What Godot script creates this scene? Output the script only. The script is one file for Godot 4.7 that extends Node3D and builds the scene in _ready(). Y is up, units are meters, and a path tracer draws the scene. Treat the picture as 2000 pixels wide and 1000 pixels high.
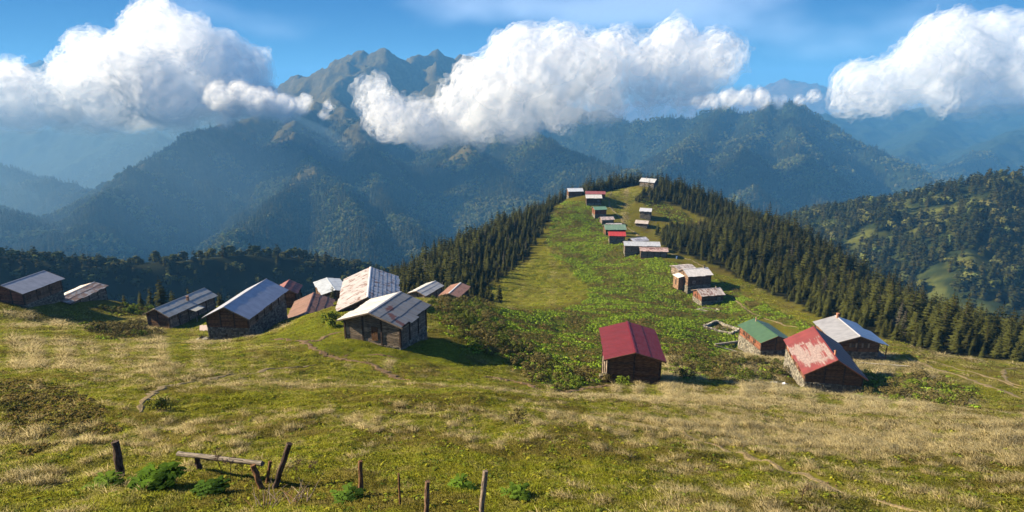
extends Node3D
# A highland village on a grassy spur: cottages, spruce forest, hazy mountains and cumulus clouds.

const DEG := PI / 180.0
var rng := RandomNumberGenerator.new()
var used := {}


func _ready() -> void:
	rng.seed = 20240
	# ------------------------------------------------ camera, sky, sun, exposure
	var cam := Camera3D.new()
	cam.name = "camera"
	cam.fov = 45.240
	cam.near = .3
	cam.far = 30000.0
	cam.rotation.x = -0.26837
	add_child(cam)
	cam.current = true
	var env := Environment.new()
	env.background_mode = Environment.BG_SKY
	env.tonemap_mode = Environment.TONE_MAPPER_LINEAR
	env.tonemap_exposure = 3.3
	env.sdfgi_enabled = true
	env.ssao_enabled = true
	env.ssil_enabled = true
	env.volumetric_fog_enabled = true
	env.volumetric_fog_density = 0.0
	env.fog_enabled = true
	env.fog_density = .000115
	env.fog_light_color = lin(.15, .48, 1.0)
	var sm := ProceduralSkyMaterial.new()
	sm.sky_top_color = lin(.003, .042, .145)
	sm.sky_horizon_color = lin(.05, .16, .27)
	sm.sky_curve = .06
	sm.ground_bottom_color = lin(.05, .06, .05)
	sm.ground_horizon_color = lin(.05, .08, .10)
	sm.sun_angle_max = 14.0
	sm.sky_cover = sky_wisps()
	sm.sky_cover_modulate = Color(1, 1, 1, 1)
	var sky := Sky.new()
	sky.sky_material = sm
	env.sky = sky
	env.background_energy_multiplier = 1.0
	var we := WorldEnvironment.new()
	we.name = "environment"
	we.environment = env
	add_child(we)
	var sun := DirectionalLight3D.new()
	sun.name = "sun"
	sun.light_energy = 1.6
	sun.light_color = Color(1.0, .93, .80)
	sun.light_angular_distance = .5
	sun.shadow_enabled = true
	var az := -82.0 * DEG
	var el := 29.0 * DEG
	add_child(sun)
	sun.look_at_from_position(Vector3.ZERO, -Vector3(sin(az) * cos(el), sin(el), -cos(az) * cos(el)))
	# ------------------------------------------------ the land
	var t0 := Time.get_ticks_msec()
	solve_terrain()
	prepare_far()
	build_land()
	print("land ", Time.get_ticks_msec() - t0)
	var dirt := mat(lin(.24, .155, .085), 1.0, earth_tex(57, .05, .35, 1.0, 256))
	dirt.uv1_triplanar = true
	dirt.uv1_world_triplanar = true
	dirt.uv1_scale = Vector3(.9, .9, .9)
	var pale := mat(lin(.30, .23, .125), 1.0, dirt.albedo_texture)
	pale.uv1_triplanar = true
	pale.uv1_world_triplanar = true
	pale.uv1_scale = Vector3(.9, .9, .9)
	for rd in roads:
		draped(rd[0], rd[1], dirt if rd[2] == "dirt_scar" else pale, "path")
	clods(dirt)
	# ------------------------------------------------ cottages
	wtex = wood_tex(61)
	stone_m = mat(Color.WHITE, .95, earth_tex(63, .04, .5, 1.0, 256), true)
	stone_m.uv1_triplanar = true
	stone_m.uv1_scale = Vector3(.8, .8, .8)
	glass_m = mat(lin(.03, .035, .04), .12)
	glass_m.metallic_specular = .6
	for sp in cottages:
		built.append(house(sp))
	annexes()
	print("cottages ", Time.get_ticks_msec() - t0)
	# ------------------------------------------------ what grows
	plant_forest()
	plant_leafy()
	plant_grass()
	print("plants ", Time.get_ticks_msec() - t0)
	small_things()
	build_clouds()
	valley_mist()
	print("all ", Time.get_ticks_msec() - t0)


var built := []
var cottages := [
		{"p": [-15.70, -29.64, -71.95, -17.3, 7.08, 7.50, 2.60, 1.23], "seed": 1000, "name": "cottage", "label": "weathered grey timber cottage with white and rust patched metal roof, nearest on the left", "cat": "cottage", "timber": 2.75, "wall": "grey", "plank": 0.24, "bay": 2.4, "roof": {"col": Vector3(0.36, 0.345, 0.325), "nx": 5, "ny": 2, "vary": 0.05, "ragged": 0.06, "amt": -0.75, "rough": 0.6, "metal": 0.05, "ribs": 2}, "roof_right": {"col": Vector3(0.14, 0.14, 0.14), "nx": 4, "ny": 3, "vary": 0.1, "ragged": 0.06, "rust": Vector3(.15, .05, .025), "amt": -0.5, "blots": [[.66, .25, .15, .14, 1.3], [.80, .48, .08, .14, 1.2], [.9, .82, .06, .24, 1.6]], "streak": 2.2, "ribs": 2, "rough": 0.45, "metal": 0.3}, "cap": Vector3(0.3, 0.3, 0.31), "ox": 0.6, "oz": 0.55, "doors": [[0, .35, .85, 1.75, "umber", 2.3]], "barge": "grey", "post": "post"},
		{"p": [-46.01, -38.76, -100.99, -4.3, 13.92, 7.00, 2.60, 1.78], "seed": 1017, "name": "house", "label": "stone based house with timber gable and smooth light blue grey roof", "cat": "house", "timber": 1.9, "wall": "brown", "walls": ["umber", "grey", "umber", "grey"], "plank": 0.25, "bay": 2.7, "roof": {"col": Vector3(0.27, 0.28, 0.32), "nx": 9, "ny": 1, "vary": 0.03, "ragged": 0.01, "amt": -0.8, "ribs": 0, "rough": 0.5, "metal": 0.05}, "windows": [[1, -4.2, 1.1, .8, .8, "umber", false], [1, 1.0, 1.2, .7, .7, "umber", false]], "barge": "pale", "ox": 0.55, "oz": 0.6},
		{"p": [-67.46, -45.30, -118.35, -15.4, 12.32, 5.20, 2.60, 1.20], "seed": 1034, "name": "cottage", "label": "low dark cottage with weathered grey panel roof, brick chimney and small porch roof", "cat": "cottage", "timber": 9, "wall": "umber", "walls": ["umber", "grey", "umber", "umber"], "roof": {"col": Vector3(0.25, 0.25, 0.235), "nx": 6, "ny": 2, "vary": 0.1, "ragged": 0.03, "amt": -0.66, "ribs": 1, "rough": 0.6, "metal": 0.1}, "chimneys": [[-.4, 1.3, .8, .24, Vector3(.22, .13, .09)]], "ox": 0.6, "windows": [[1, -3.6, 1.1, .7, .7, "umber", false]]},
		{"p": [-96.04, -40.26, -115.28, -6.0, 8.92, 7.50, 2.60, 1.39], "seed": 1051, "name": "house", "label": "dark timber house with plain grey roof at the far left edge", "cat": "house", "timber": 2.4, "wall": "brown", "walls": ["red", "brown", "brown", "brown"], "roof": {"col": Vector3(0.23, 0.235, 0.26), "nx": 8, "ny": 1, "vary": 0.02, "ragged": 0.01, "amt": -0.8, "ribs": 0, "rough": 0.5, "metal": 0.3}, "windows": [[1, 1.6, 1.2, .7, .8, "umber", false], [1, -1.2, 1.2, .7, .8, "umber", false], [1, -3.4, 1.2, .7, .8, "umber", false]], "barge": "pale"},
		{"p": [-92.72, -45.13, -123.94, -1.0, 10.81, 5.20, 2.60, 0.69], "seed": 1068, "name": "shed", "label": "long low shed with rust striped tin roof next to the far left house", "cat": "shed", "timber": 1.8, "wall": "grey", "roof": {"col": Vector3(0.22, 0.215, 0.22), "nx": 10, "ny": 2, "vary": 0.16, "ragged": 0.05, "amt": 0.32, "rust": Vector3(.22, .12, .075), "streak": 3.0, "blots": [[.85, .6, .2, .5, .4], [.1, .3, .2, .4, .3]], "ribs": 2}},
		{"p": [-39.10, -44.60, -111.67, 10.6, 13.28, 7.00, 2.60, 1.50], "seed": 1085, "name": "hut", "label": "sunken hut whose rusty brown tin roof nearly touches the grass", "cat": "hut", "timber": 9, "wall": "umber", "roof": {"col": Vector3(0.15, 0.075, 0.052), "nx": 9, "ny": 1, "vary": 0.1, "ragged": 0.06, "amt": -0.1, "rust": Vector3(.13, .055, .035), "streak": 2.0, "ribs": 3, "rough": 0.75, "metal": 0.05}, "roof_right": {"col": Vector3(0.16, 0.075, 0.055), "nx": 9, "ny": 3, "vary": 0.15, "ragged": 0.06, "amt": 0.1, "rust": Vector3(.09, .04, .03), "streak": 2.0, "ribs": 2, "rough": 0.75, "metal": 0.05}, "cap": Vector3(0.2, 0.1, 0.07)},
		{"p": [-45.79, -51.31, -147.81, 26.7, 10.46, 6.00, 2.60, 0.64], "seed": 1102, "name": "cottage", "label": "small cottage with clean light grey tin roof behind the rusty brown hut", "cat": "cottage", "timber": 9, "wall": "umber", "roof": {"col": Vector3(0.4, 0.42, 0.43), "nx": 5, "ny": 2, "vary": 0.08, "ragged": 0.03, "amt": -0.6, "ribs": 1, "rough": 0.45}},
		{"p": [-24.31, -36.44, -99.66, 10.9, 16.18, 9.00, 2.60, 1.90], "seed": 1119, "name": "barn", "label": "tall barn with steep whitish roof streaked with rows of rust", "cat": "barn", "timber": 9, "wall": "brown", "roof": {"col": Vector3(0.31, 0.285, 0.28), "nx": 11, "ny": 7, "vary": 0.05, "ragged": 0.03, "amt": 0.12, "rust": Vector3(.22, .11, .075), "streak": 4.0, "ribs": 1, "rough": 0.6, "metal": 0.1}, "roof_right": {"col": Vector3(0.27, 0.275, 0.29), "nx": 11, "ny": 7, "vary": 0.06, "ragged": 0.03, "amt": 0.12, "rust": Vector3(.18, .08, .05), "streak": 4.0, "ribs": 1, "rough": 0.5, "metal": 0.2}, "cap": Vector3(0.55, 0.54, 0.52), "barge": "pale"},
		{"p": [-21.17, -50.64, -143.82, -24.6, 7.78, 4.20, 2.60, 0.76], "seed": 1136, "name": "shed", "label": "low shed with pale grey rust edged roof behind the bushes", "cat": "shed", "timber": 9, "wall": "grey", "roof": {"col": Vector3(0.42, 0.4, 0.37), "nx": 5, "ny": 2, "vary": 0.07, "ragged": 0.04, "amt": -0.15, "rust": Vector3(.2, .1, .06), "streak": 2.5, "blots": [[.5, .3, .4, .2, .3]], "ribs": 1}, "roof_right": {"col": Vector3(0.33, 0.32, 0.3), "nx": 4, "ny": 2, "vary": 0.08, "amt": -0.5, "ribs": 1}},
		{"p": [-13.57, -49.42, -138.78, -14.6, 7.38, 4.20, 2.60, 0.67], "seed": 1153, "name": "shed", "label": "small shed with brown rusted roof and white ridge strip behind the bushes", "cat": "shed", "timber": 9, "wall": "umber", "roof": {"col": Vector3(0.19, 0.09, 0.058), "nx": 6, "ny": 1, "vary": 0.08, "amt": 0.0, "rust": Vector3(.2, .09, .055), "ribs": 2, "rough": 0.7, "metal": 0.05}, "cap": Vector3(0.5, 0.49, 0.48), "roof_right": {"col": Vector3(0.22, 0.11, 0.08), "nx": 6, "ny": 1, "vary": 0.1, "amt": 0.0, "rust": Vector3(.14, .06, .04), "ribs": 2, "rough": 0.7, "metal": 0.05}},
		{"p": [14.47, -32.77, -69.35, -4.7, 8.52, 6.00, 2.60, 0.85], "seed": 1170, "name": "hut", "label": "log hut with ribbed dark red metal roof in the middle of the slope", "cat": "hut", "timber": 9, "wall": "umber", "walls": ["umber", "umber", "umber", "grey"], "plank": 0.26, "bay": 3.1, "roof": {"col": Vector3(0.105, 0.008, 0.0105), "nx": 9, "ny": 2, "vary": 0.02, "ragged": 0.015, "amt": -0.9, "ribs": 3, "rib_h": 0.035, "rough": 0.5, "metal": 0.0}, "cap": Vector3(0.13, 0.012, 0.014), "ox": 0.55, "oz": 0.6, "barge": "umber"},
		{"p": [54.55, -53.73, -123.46, 7.4, 9.23, 6.50, 2.60, 1.18], "seed": 1187, "name": "house", "label": "reddish timber house on stone walls with plain green metal roof", "cat": "house", "timber": 2.0, "wall": "red", "walls": ["umber", "umber", "umber", "red"], "bay": 2.9, "roof": {"col": Vector3(0.045, 0.09, 0.042), "nx": 9, "ny": 1, "vary": 0.01, "ragged": 0.008, "amt": -0.9, "ribs": 0, "rough": 0.5, "metal": 0.0}, "cap": Vector3(0.05, 0.11, 0.055), "chimneys": [[-3.6, -.2, 1.0, .13, Vector3(.3, .2, .15)]], "windows": [[3, -2.6, .95, .6, .8, "umber", false], [3, -.6, .95, .6, .8, "umber", false], [3, 1.9, .95, .6, .8, "umber", false]], "barge": "umber"},
		{"p": [46.89, -41.94, -85.33, -11.1, 11.66, 7.50, 2.60, 2.35], "seed": 1204, "name": "house", "label": "reddish timber house on stone base with peeling red and grey roof, nearest on the right", "cat": "house", "timber": 1.45, "wall": "red", "walls": ["umber", "umber", "umber", "red"], "bay": 2.9, "plank": 0.25, "roof": {"col": Vector3(0.145, 0.026, 0.022), "nx": 6, "ny": 6, "vary": 0.06, "ragged": 0.02, "rust": Vector3(.34, .26, .235), "amt": -0.12, "blots": [[.52, .35, .2, .25, .75], [.66, .7, .2, .35, .75], [.45, .75, .14, .3, .7], [.82, .3, .12, .25, .6], [.3, .6, .1, .4, .35], [.1, .4, .16, .9, -.6], [.98, .8, .06, .5, -.3]], "streak": 0.45, "edge": 0.24, "panel": 0.8, "ribs": 0, "rough": 0.6, "metal": 0.05}, "roof_right": {"col": Vector3(0.1, 0.018, 0.017), "nx": 8, "ny": 1, "vary": 0.03, "amt": -0.9, "ribs": 1, "rough": 0.5, "metal": 0.0}, "cap": Vector3(0.15, 0.028, 0.025), "chimneys": [[4.6, .1, .75, .15, Vector3(.32, .15, .10)]], "windows": [[3, -3.2, .8, .7, .75, "umber", false], [3, -.4, .8, .7, .75, "umber", false], [3, 2.6, .8, .7, .75, "red", false]], "barge": "red", "ox": 0.5, "oz": 0.6},
		{"p": [64.29, -48.08, -109.98, -4.2, 9.74, 7.50, 2.60, 1.28], "seed": 1221, "name": "house", "label": "stone based house with grey left slope, blue right slope and shuttered gable windows", "cat": "house", "timber": 1.8, "wall": "umber", "bay": 3.6, "roof": {"col": Vector3(0.22, 0.22, 0.235), "nx": 9, "ny": 1, "vary": 0.02, "ragged": 0.01, "amt": -0.9, "ribs": 0, "rough": 0.55, "metal": 0.1}, "roof_right": {"col": Vector3(0.085, 0.15, 0.28), "nx": 9, "ny": 1, "vary": 0.02, "ragged": 0.01, "amt": -0.9, "ribs": 0, "rough": 0.4, "metal": 0.2}, "cap": Vector3(0.45, 0.44, 0.46), "chimneys": [[-4.2, -.1, .8, .24, Vector3(.36, .17, .11)]], "windows": [[0, -.85, .55, .6, .75, "umber", true], [0, 1.35, .55, .6, .75, "umber", true]], "barge": "pale"},
		{"p": [59.70, -62.78, -191.75, -75.6, 8.10, 6.00, 4.50, 1.24], "seed": 1238, "name": "house", "label": "two storey timber house with bright white roof on the saddle", "cat": "house", "timber": 3.4, "wall": "umber", "walls": ["brown", "dark", "umber", "umber"], "roof": {"col": Vector3(0.52, 0.49, 0.46), "nx": 6, "ny": 1, "vary": 0.02, "amt": -0.7, "blots": [[.03, .5, .08, .6, .6]], "ribs": 0, "rough": 0.6, "metal": 0.0}, "chimneys": [[-3.2, .1, 1.0, .2, Vector3(.06, .055, .05)]], "windows": [[1, -2.0, 2.2, .8, .7, "white", false], [0, -1.2, 1.7, .6, .9, "umber", false], [0, .9, 1.7, .6, .9, "umber", false], [0, .2, 3.9, .6, 1.1, "umber", false]], "ox": 0.7},
		{"p": [61.36, -64.47, -182.31, -77.3, 7.19, 5.50, 2.60, 1.10], "seed": 1255, "name": "hut", "label": "small reddish hut with rusty striped tin roof below the white roofed house", "cat": "hut", "timber": 1.9, "wall": "umber", "walls": ["red", "dark", "umber", "umber"], "roof": {"col": Vector3(0.34, 0.3, 0.28), "nx": 9, "ny": 1, "vary": 0.25, "amt": 0.3, "rust": Vector3(.20, .075, .045), "streak": 3.0, "blots": [[.08, .5, .12, .6, -.8], [.25, .8, .06, .2, -.6]], "ribs": 2, "rough": 0.65, "metal": 0.1}, "windows": [[1, 2.2, 1.3, .7, .7, "white", false], [0, -1.2, 1.1, .6, .8, "umber", false]], "chimneys": [[-2.6, -.1, .6, .12, Vector3(.4, .3, .22)]]},
		{"p": [50.64, -62.26, -232.98, -94.3, 13.05, 5.20, 3.00, 0.91], "seed": 1272, "name": "barn", "label": "long grey barn with plain pale roof on the ridge", "cat": "barn", "timber": 2.6, "wall": "grey", "roof": {"col": Vector3(0.42, 0.43, 0.44), "nx": 8, "ny": 1, "vary": 0.03, "amt": -0.6, "ribs": 0}, "sep": false},
		{"p": [53.69, -61.97, -225.25, -97.1, 9.58, 4.44, 2.51, 0.74], "seed": 1289, "name": "barn", "label": "long barn with rust edged tin roof in front of the pale roofed barn", "cat": "barn", "timber": 9, "wall": "grey", "roof": {"col": Vector3(0.42, 0.3, 0.26), "nx": 10, "ny": 1, "vary": 0.12, "amt": 0.05, "streak": 3.0, "blots": [[.5, .2, .6, .3, .5]], "rust": Vector3(.22, .085, .06), "ribs": 2}, "sep": false},
		{"p": [43.17, -61.02, -246.48, -94.9, 6.11, 4.51, 2.50, 0.98], "seed": 1306, "name": "hut", "label": "ridge hut with bright red metal roof", "cat": "hut", "timber": 2.2, "wall": "grey", "roof": {"col": Vector3(0.33, 0.03, 0.025), "nx": 6, "ny": 1, "vary": 0.02, "amt": -0.9, "ribs": 1, "metal": 0.0}, "sep": false},
		{"p": [45.40, -62.95, -265.96, -88.4, 8.59, 6.37, 2.81, 1.33], "seed": 1323, "name": "barn", "label": "ridge barn with faded green roof behind the bright red roof", "cat": "barn", "timber": 9, "wall": "umber", "roof": {"col": Vector3(0.12, 0.19, 0.13), "nx": 8, "ny": 1, "vary": 0.03, "amt": -0.9, "ribs": 1, "metal": 0.0}, "sep": false},
		{"p": [46.49, -64.93, -295.76, -83.1, 5.68, 4.70, 2.60, 0.83], "seed": 1340, "name": "hut", "label": "low ridge hut with rusty striped roof below the tall green roofed house", "cat": "hut", "timber": 9, "wall": "grey", "roof": {"col": Vector3(0.36, 0.3, 0.28), "nx": 7, "ny": 1, "vary": 0.2, "amt": 0.1, "streak": 3.0, "rust": Vector3(.2, .075, .05), "ribs": 2}, "sep": false},
		{"p": [44.18, -62.93, -306.47, -81.8, 5.72, 5.50, 3.60, 0.93], "seed": 1357, "name": "house", "label": "tall red brown ridge house with dark green roof", "cat": "house", "timber": 2.6, "wall": "red", "walls": ["red", "red", "red", "red"], "roof": {"col": Vector3(0.085, 0.17, 0.11), "nx": 6, "ny": 1, "vary": 0.02, "amt": -0.9, "ribs": 1, "metal": 0.0}, "windows": [[0, 0.4, 1.0, .6, .7, "umber", false]], "sep": false},
		{"p": [43.24, -58.94, -322.89, -91.2, 7.63, 6.00, 2.60, 1.15], "seed": 1374, "name": "house", "label": "dark ridge house with pale grey roof", "cat": "house", "timber": 2.8, "wall": "dark", "roof": {"col": Vector3(0.52, 0.5, 0.46), "nx": 6, "ny": 1, "vary": 0.03, "amt": -0.6, "ribs": 1}, "windows": [[1, 2.4, 1.5, .7, .8, "white", false]], "sep": false},
		{"p": [45.09, -58.03, -329.90, -94.2, 9.83, 5.50, 2.60, 0.94], "seed": 1391, "name": "house", "label": "ridge house with dark maroon roof behind the pale grey roofed one", "cat": "house", "timber": 2.2, "wall": "dark", "roof": {"col": Vector3(0.2, 0.055, 0.05), "nx": 8, "ny": 1, "vary": 0.02, "amt": -0.9, "ribs": 1, "metal": 0.0}, "sep": false},
		{"p": [34.91, -58.46, -339.14, -84.4, 7.76, 5.50, 3.00, 1.12], "seed": 1408, "name": "house", "label": "dark timber house with light grey roof at the left end of the ridge", "cat": "house", "timber": 2.6, "wall": "umber", "roof": {"col": Vector3(0.5, 0.52, 0.54), "nx": 6, "ny": 1, "vary": 0.03, "amt": -0.7, "ribs": 1}, "windows": [[1, 2.2, 1.2, 1.2, .8, "umber", false]], "sep": false},
		{"p": [80.50, -56.04, -360.07, -123.7, 8.54, 6.00, 2.60, 1.52], "seed": 1425, "name": "house", "label": "highest house, grey roofed, among spruces on the summit of the spur", "cat": "house", "timber": 1.6, "wall": "grey", "roof": {"col": Vector3(0.42, 0.42, 0.42), "nx": 7, "ny": 1, "vary": 0.04, "amt": -0.6, "ribs": 1}, "chimneys": [[1.5, .1, .6, .22, Vector3(.2, .15, .12)]], "sep": false},
		{"p": [67.71, -62.69, -305.56, -107.7, 5.16, 5.00, 2.60, 0.98], "seed": 1442, "name": "hut", "label": "stone and timber hut with light roof, upper of two right of the ridge path", "cat": "hut", "timber": 1.6, "wall": "grey", "roof": {"col": Vector3(0.46, 0.46, 0.48), "nx": 5, "ny": 1, "vary": 0.04, "amt": -0.7, "ribs": 1}, "sep": false},
		{"p": [63.98, -66.16, -295.47, -110.9, 5.48, 4.50, 2.00, 0.91], "seed": 1459, "name": "hut", "label": "low hut with rust stained roof, lower of the two right of the ridge path", "cat": "hut", "timber": 1.2, "wall": "umber", "roof": {"col": Vector3(0.44, 0.38, 0.33), "nx": 6, "ny": 1, "vary": 0.1, "amt": 0.0, "streak": 2.0, "rust": Vector3(.28, .15, .09), "ribs": 1}, "sep": false},
		{"p": [-46.83, -43.03, -121.58, 8.0, 4.60, 4.20, 2.40, 1.10], "seed": 1476, "name": "shed", "label": "little shed with dark red hipped roof behind the blue grey roofed house", "cat": "shed", "timber": 9, "wall": "umber", "roof": {"col": Vector3(0.17, 0.05, 0.042), "nx": 4, "ny": 2, "vary": 0.08, "amt": -0.4, "ribs": 1, "metal": 0.0, "rough": 0.7}},
		{"p": [51.66, -62.14, -244.76, -70.0, 6.50, 4.60, 1.80, 0.70], "seed": 1493, "name": "hut", "label": "low ridge hut with patchwork tin roof behind the long pale roofed barn", "cat": "hut", "timber": 9, "wall": "grey", "roof": {"col": Vector3(0.34, 0.34, 0.37), "nx": 5, "ny": 2, "vary": 0.3, "amt": 0.0, "rust": Vector3(.28, .15, .11), "streak": 2.0, "ribs": 1}, "sep": false},
		{"p": [47.43, -64.25, -279.55, -88.0, 6.40, 4.00, 2.20, 0.80], "seed": 1510, "name": "hut", "label": "ridge hut with white and rust roof showing above the faded green roof", "cat": "hut", "timber": 9, "wall": "grey", "roof": {"col": Vector3(0.5, 0.47, 0.44), "nx": 6, "ny": 1, "vary": 0.1, "amt": 0.0, "blots": [[.9, .5, .35, .8, .5]], "streak": 2.0, "ribs": 1}, "sep": false},
		{"p": [59.56, -62.13, -205.30, -72.0, 6.20, 5.00, 1.60, 0.55], "seed": 1527, "name": "shed", "label": "collapsing low shed with torn rusty roof behind the white roofed house", "cat": "shed", "timber": 9, "wall": "grey", "roof": {"col": Vector3(0.36, 0.32, 0.3), "nx": 7, "ny": 2, "vary": 0.3, "ragged": 0.2, "amt": 0.12, "rust": Vector3(.18, .08, .055), "streak": 2.5, "ribs": 2}},
]


func sky_wisps() -> ImageTexture:  # thin high cloud
	var w := 1024
	var h := 512
	var im := Image.create(w, h, false, Image.FORMAT_RGBA8)
	im.fill(Color(1, 1, 1, 0))
	var a := noise(11, 1.6, 5)
	var b := noise(12, .7, 2)
	for y in 250:
		var e := (.5 - (y + .5) / h) * PI
		for x in w:
			var t := (x + .5) / w * TAU  # the left edge of the picture looks down -z
			if t > PI:
				t -= TAU
			var p := Vector3(sin(t) * cos(e), sin(e), -cos(t) * cos(e))
			var v := a.get_noise_3d(p.x * 2.0, p.y * 5.5, p.z * 2.0) + .8 * b.get_noise_3d(p.x * 2.0, p.y * 3.0, p.z * 2.0)
			# a veil above the middle cloud and shreds at the upper left
			v += 1.15 * exp(-pow((t - .15) / .20, 2.0) - pow((e - .112) / .035, 2.0))
			v += .55 * exp(-pow((t + .68) / .07, 2.0) - pow((e - .06) / .03, 2.0))
			v += .42 * sstep(.16, .5, e)
			var k := sstep(.12, 1.15, v) * .6
			im.set_pixel(x, y, Color(.50, .51, .52, k))
	return ImageTexture.create_from_image(im)


func clods(m: Material) -> void:  # crumbs of soil along the worn strips
	var st := MB.new()
	st.tube([Vector3(0, -.5, 0), Vector3(.1, 0, 0), Vector3(0, .45, .1), Vector3(0, .6, 0)], [.4, .6, .4, .05], 5)
	var xf := []
	for rd in roads:
		var l: PackedVector2Array = rd[0]
		for i in l.size() - 1:
			var L := l[i].distance_to(l[i + 1])
			if l[i].length() > 115.0:
				continue
			for k in int(L * (9.0 if rd[2] == "dirt_scar" else 5.0)):
				var q := l[i].lerp(l[i + 1], rng.randf()) + Vector2(rng.randfn(), rng.randfn()) * float(rd[1]) * .7
				var s := rng.randf_range(.02, .085) * (1.4 if rd[2] == "dirt_scar" else .8)
				xf.append(Transform3D(Basis.from_euler(Vector3(rng.randf() * 3.0, rng.randf() * 6.0, rng.randf())).scaled(Vector3(s, s * .8, s)), ground(q.x, q.y) + Vector3(0, .03, 0)))
	many("soil_crumbs", st.mesh(m), xf, [], "crumbs of brown soil along the trodden scars in the meadow", "soil")


func annexes() -> void:
	# porch roof of the low dark cottage (third in the list)
	var o: Node3D = built[2]
	var p: Array = cottages[2].p
	var ye: float = p[1] + p[6] - o.position.y
	var m := MB.new()
	m.box(Transform3D(Basis.from_euler(Vector3(0, 0, -.16)), Vector3(p[5] / 2 + 1.3, ye - .42, .3)), Vector3(1.9, .06, 2.6))
	part("porch_roof", m.mesh(mat(lin(.25, .25, .235), .6)), o)
	for z in [-.8, 1.4]:
		m = MB.new()
		m.box(Transform3D(Basis.IDENTITY, Vector3(p[5] / 2 + 2.05, ye - 2.0, z)), Vector3(.12, 2.8, .12))
		part("porch_post", m.mesh(wood("grey", 0)), o)
	# veranda of the blue roofed house
	o = built[13]
	p = cottages[13].p
	ye = p[1] + p[6] - o.position.y
	var w: float = p[5] / 2
	var l: float = p[4] / 2
	m = MB.new()
	var sl: float = p[7] / w
	m.box(Transform3D(Basis.from_euler(Vector3(0, 0, -atan(sl))), Vector3(w + 1.15, ye - sl * 1.15 + .1, 1.2)), Vector3(1.6, .05, l * 1.45))
	part("veranda_roof", m.mesh(mat(lin(.10, .17, .32), .4)), o)
	for z in [-1.2, 1.3, l - .3]:
		m = MB.new()
		m.box(Transform3D(Basis.IDENTITY, Vector3(w + 1.6, ye - 1.75, z)), Vector3(.13, 2.6, .13))
		part("veranda_post", m.mesh(wood("umber", 0)), o)
	for y in [1.7, 2.1]:
		m = MB.new()
		m.box(Transform3D(Basis.IDENTITY, Vector3(w + 1.6, ye - y, 1.6)), Vector3(.07, .09, l * 1.2))
		part("veranda_rail", m.mesh(wood("umber", 2)), o)
	m = MB.new()
	m.box(Transform3D(Basis.IDENTITY, Vector3(w + .9, ye - 3.0, 1.5)), Vector3(1.7, .5, l * 1.3))
	part("veranda_floor", m.mesh(wood("grey", 0)), o)
	# lean-to at the left gable of the two storey house
	o = built[14]
	p = cottages[14].p
	ye = p[1] + p[6] - o.position.y
	l = p[4] / 2
	m = MB.new()
	m.box(Transform3D(Basis.IDENTITY, Vector3(-1.2, ye - 3.2, l + 1.0)), Vector3(3.4, 4.2, 2.0))
	part("lean_to_wall", m.mesh(wood("brown", 2)), o)
	m = MB.new()
	m.box(Transform3D(Basis.from_euler(Vector3(.2, 0, 0)), Vector3(-1.2, ye - .95, l + 1.1)), Vector3(3.8, .07, 2.5))
	part("lean_to_roof", m.mesh(mat(lin(.55, .52, .49), .5)), o)
	m = MB.new()
	m.box(Transform3D(Basis.IDENTITY, Vector3(-1.2, ye - 3.1, l + 2.02)), Vector3(.8, 1.7, .06))
	part("lean_to_door", m.mesh(wood("post", 0)), o)



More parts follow.
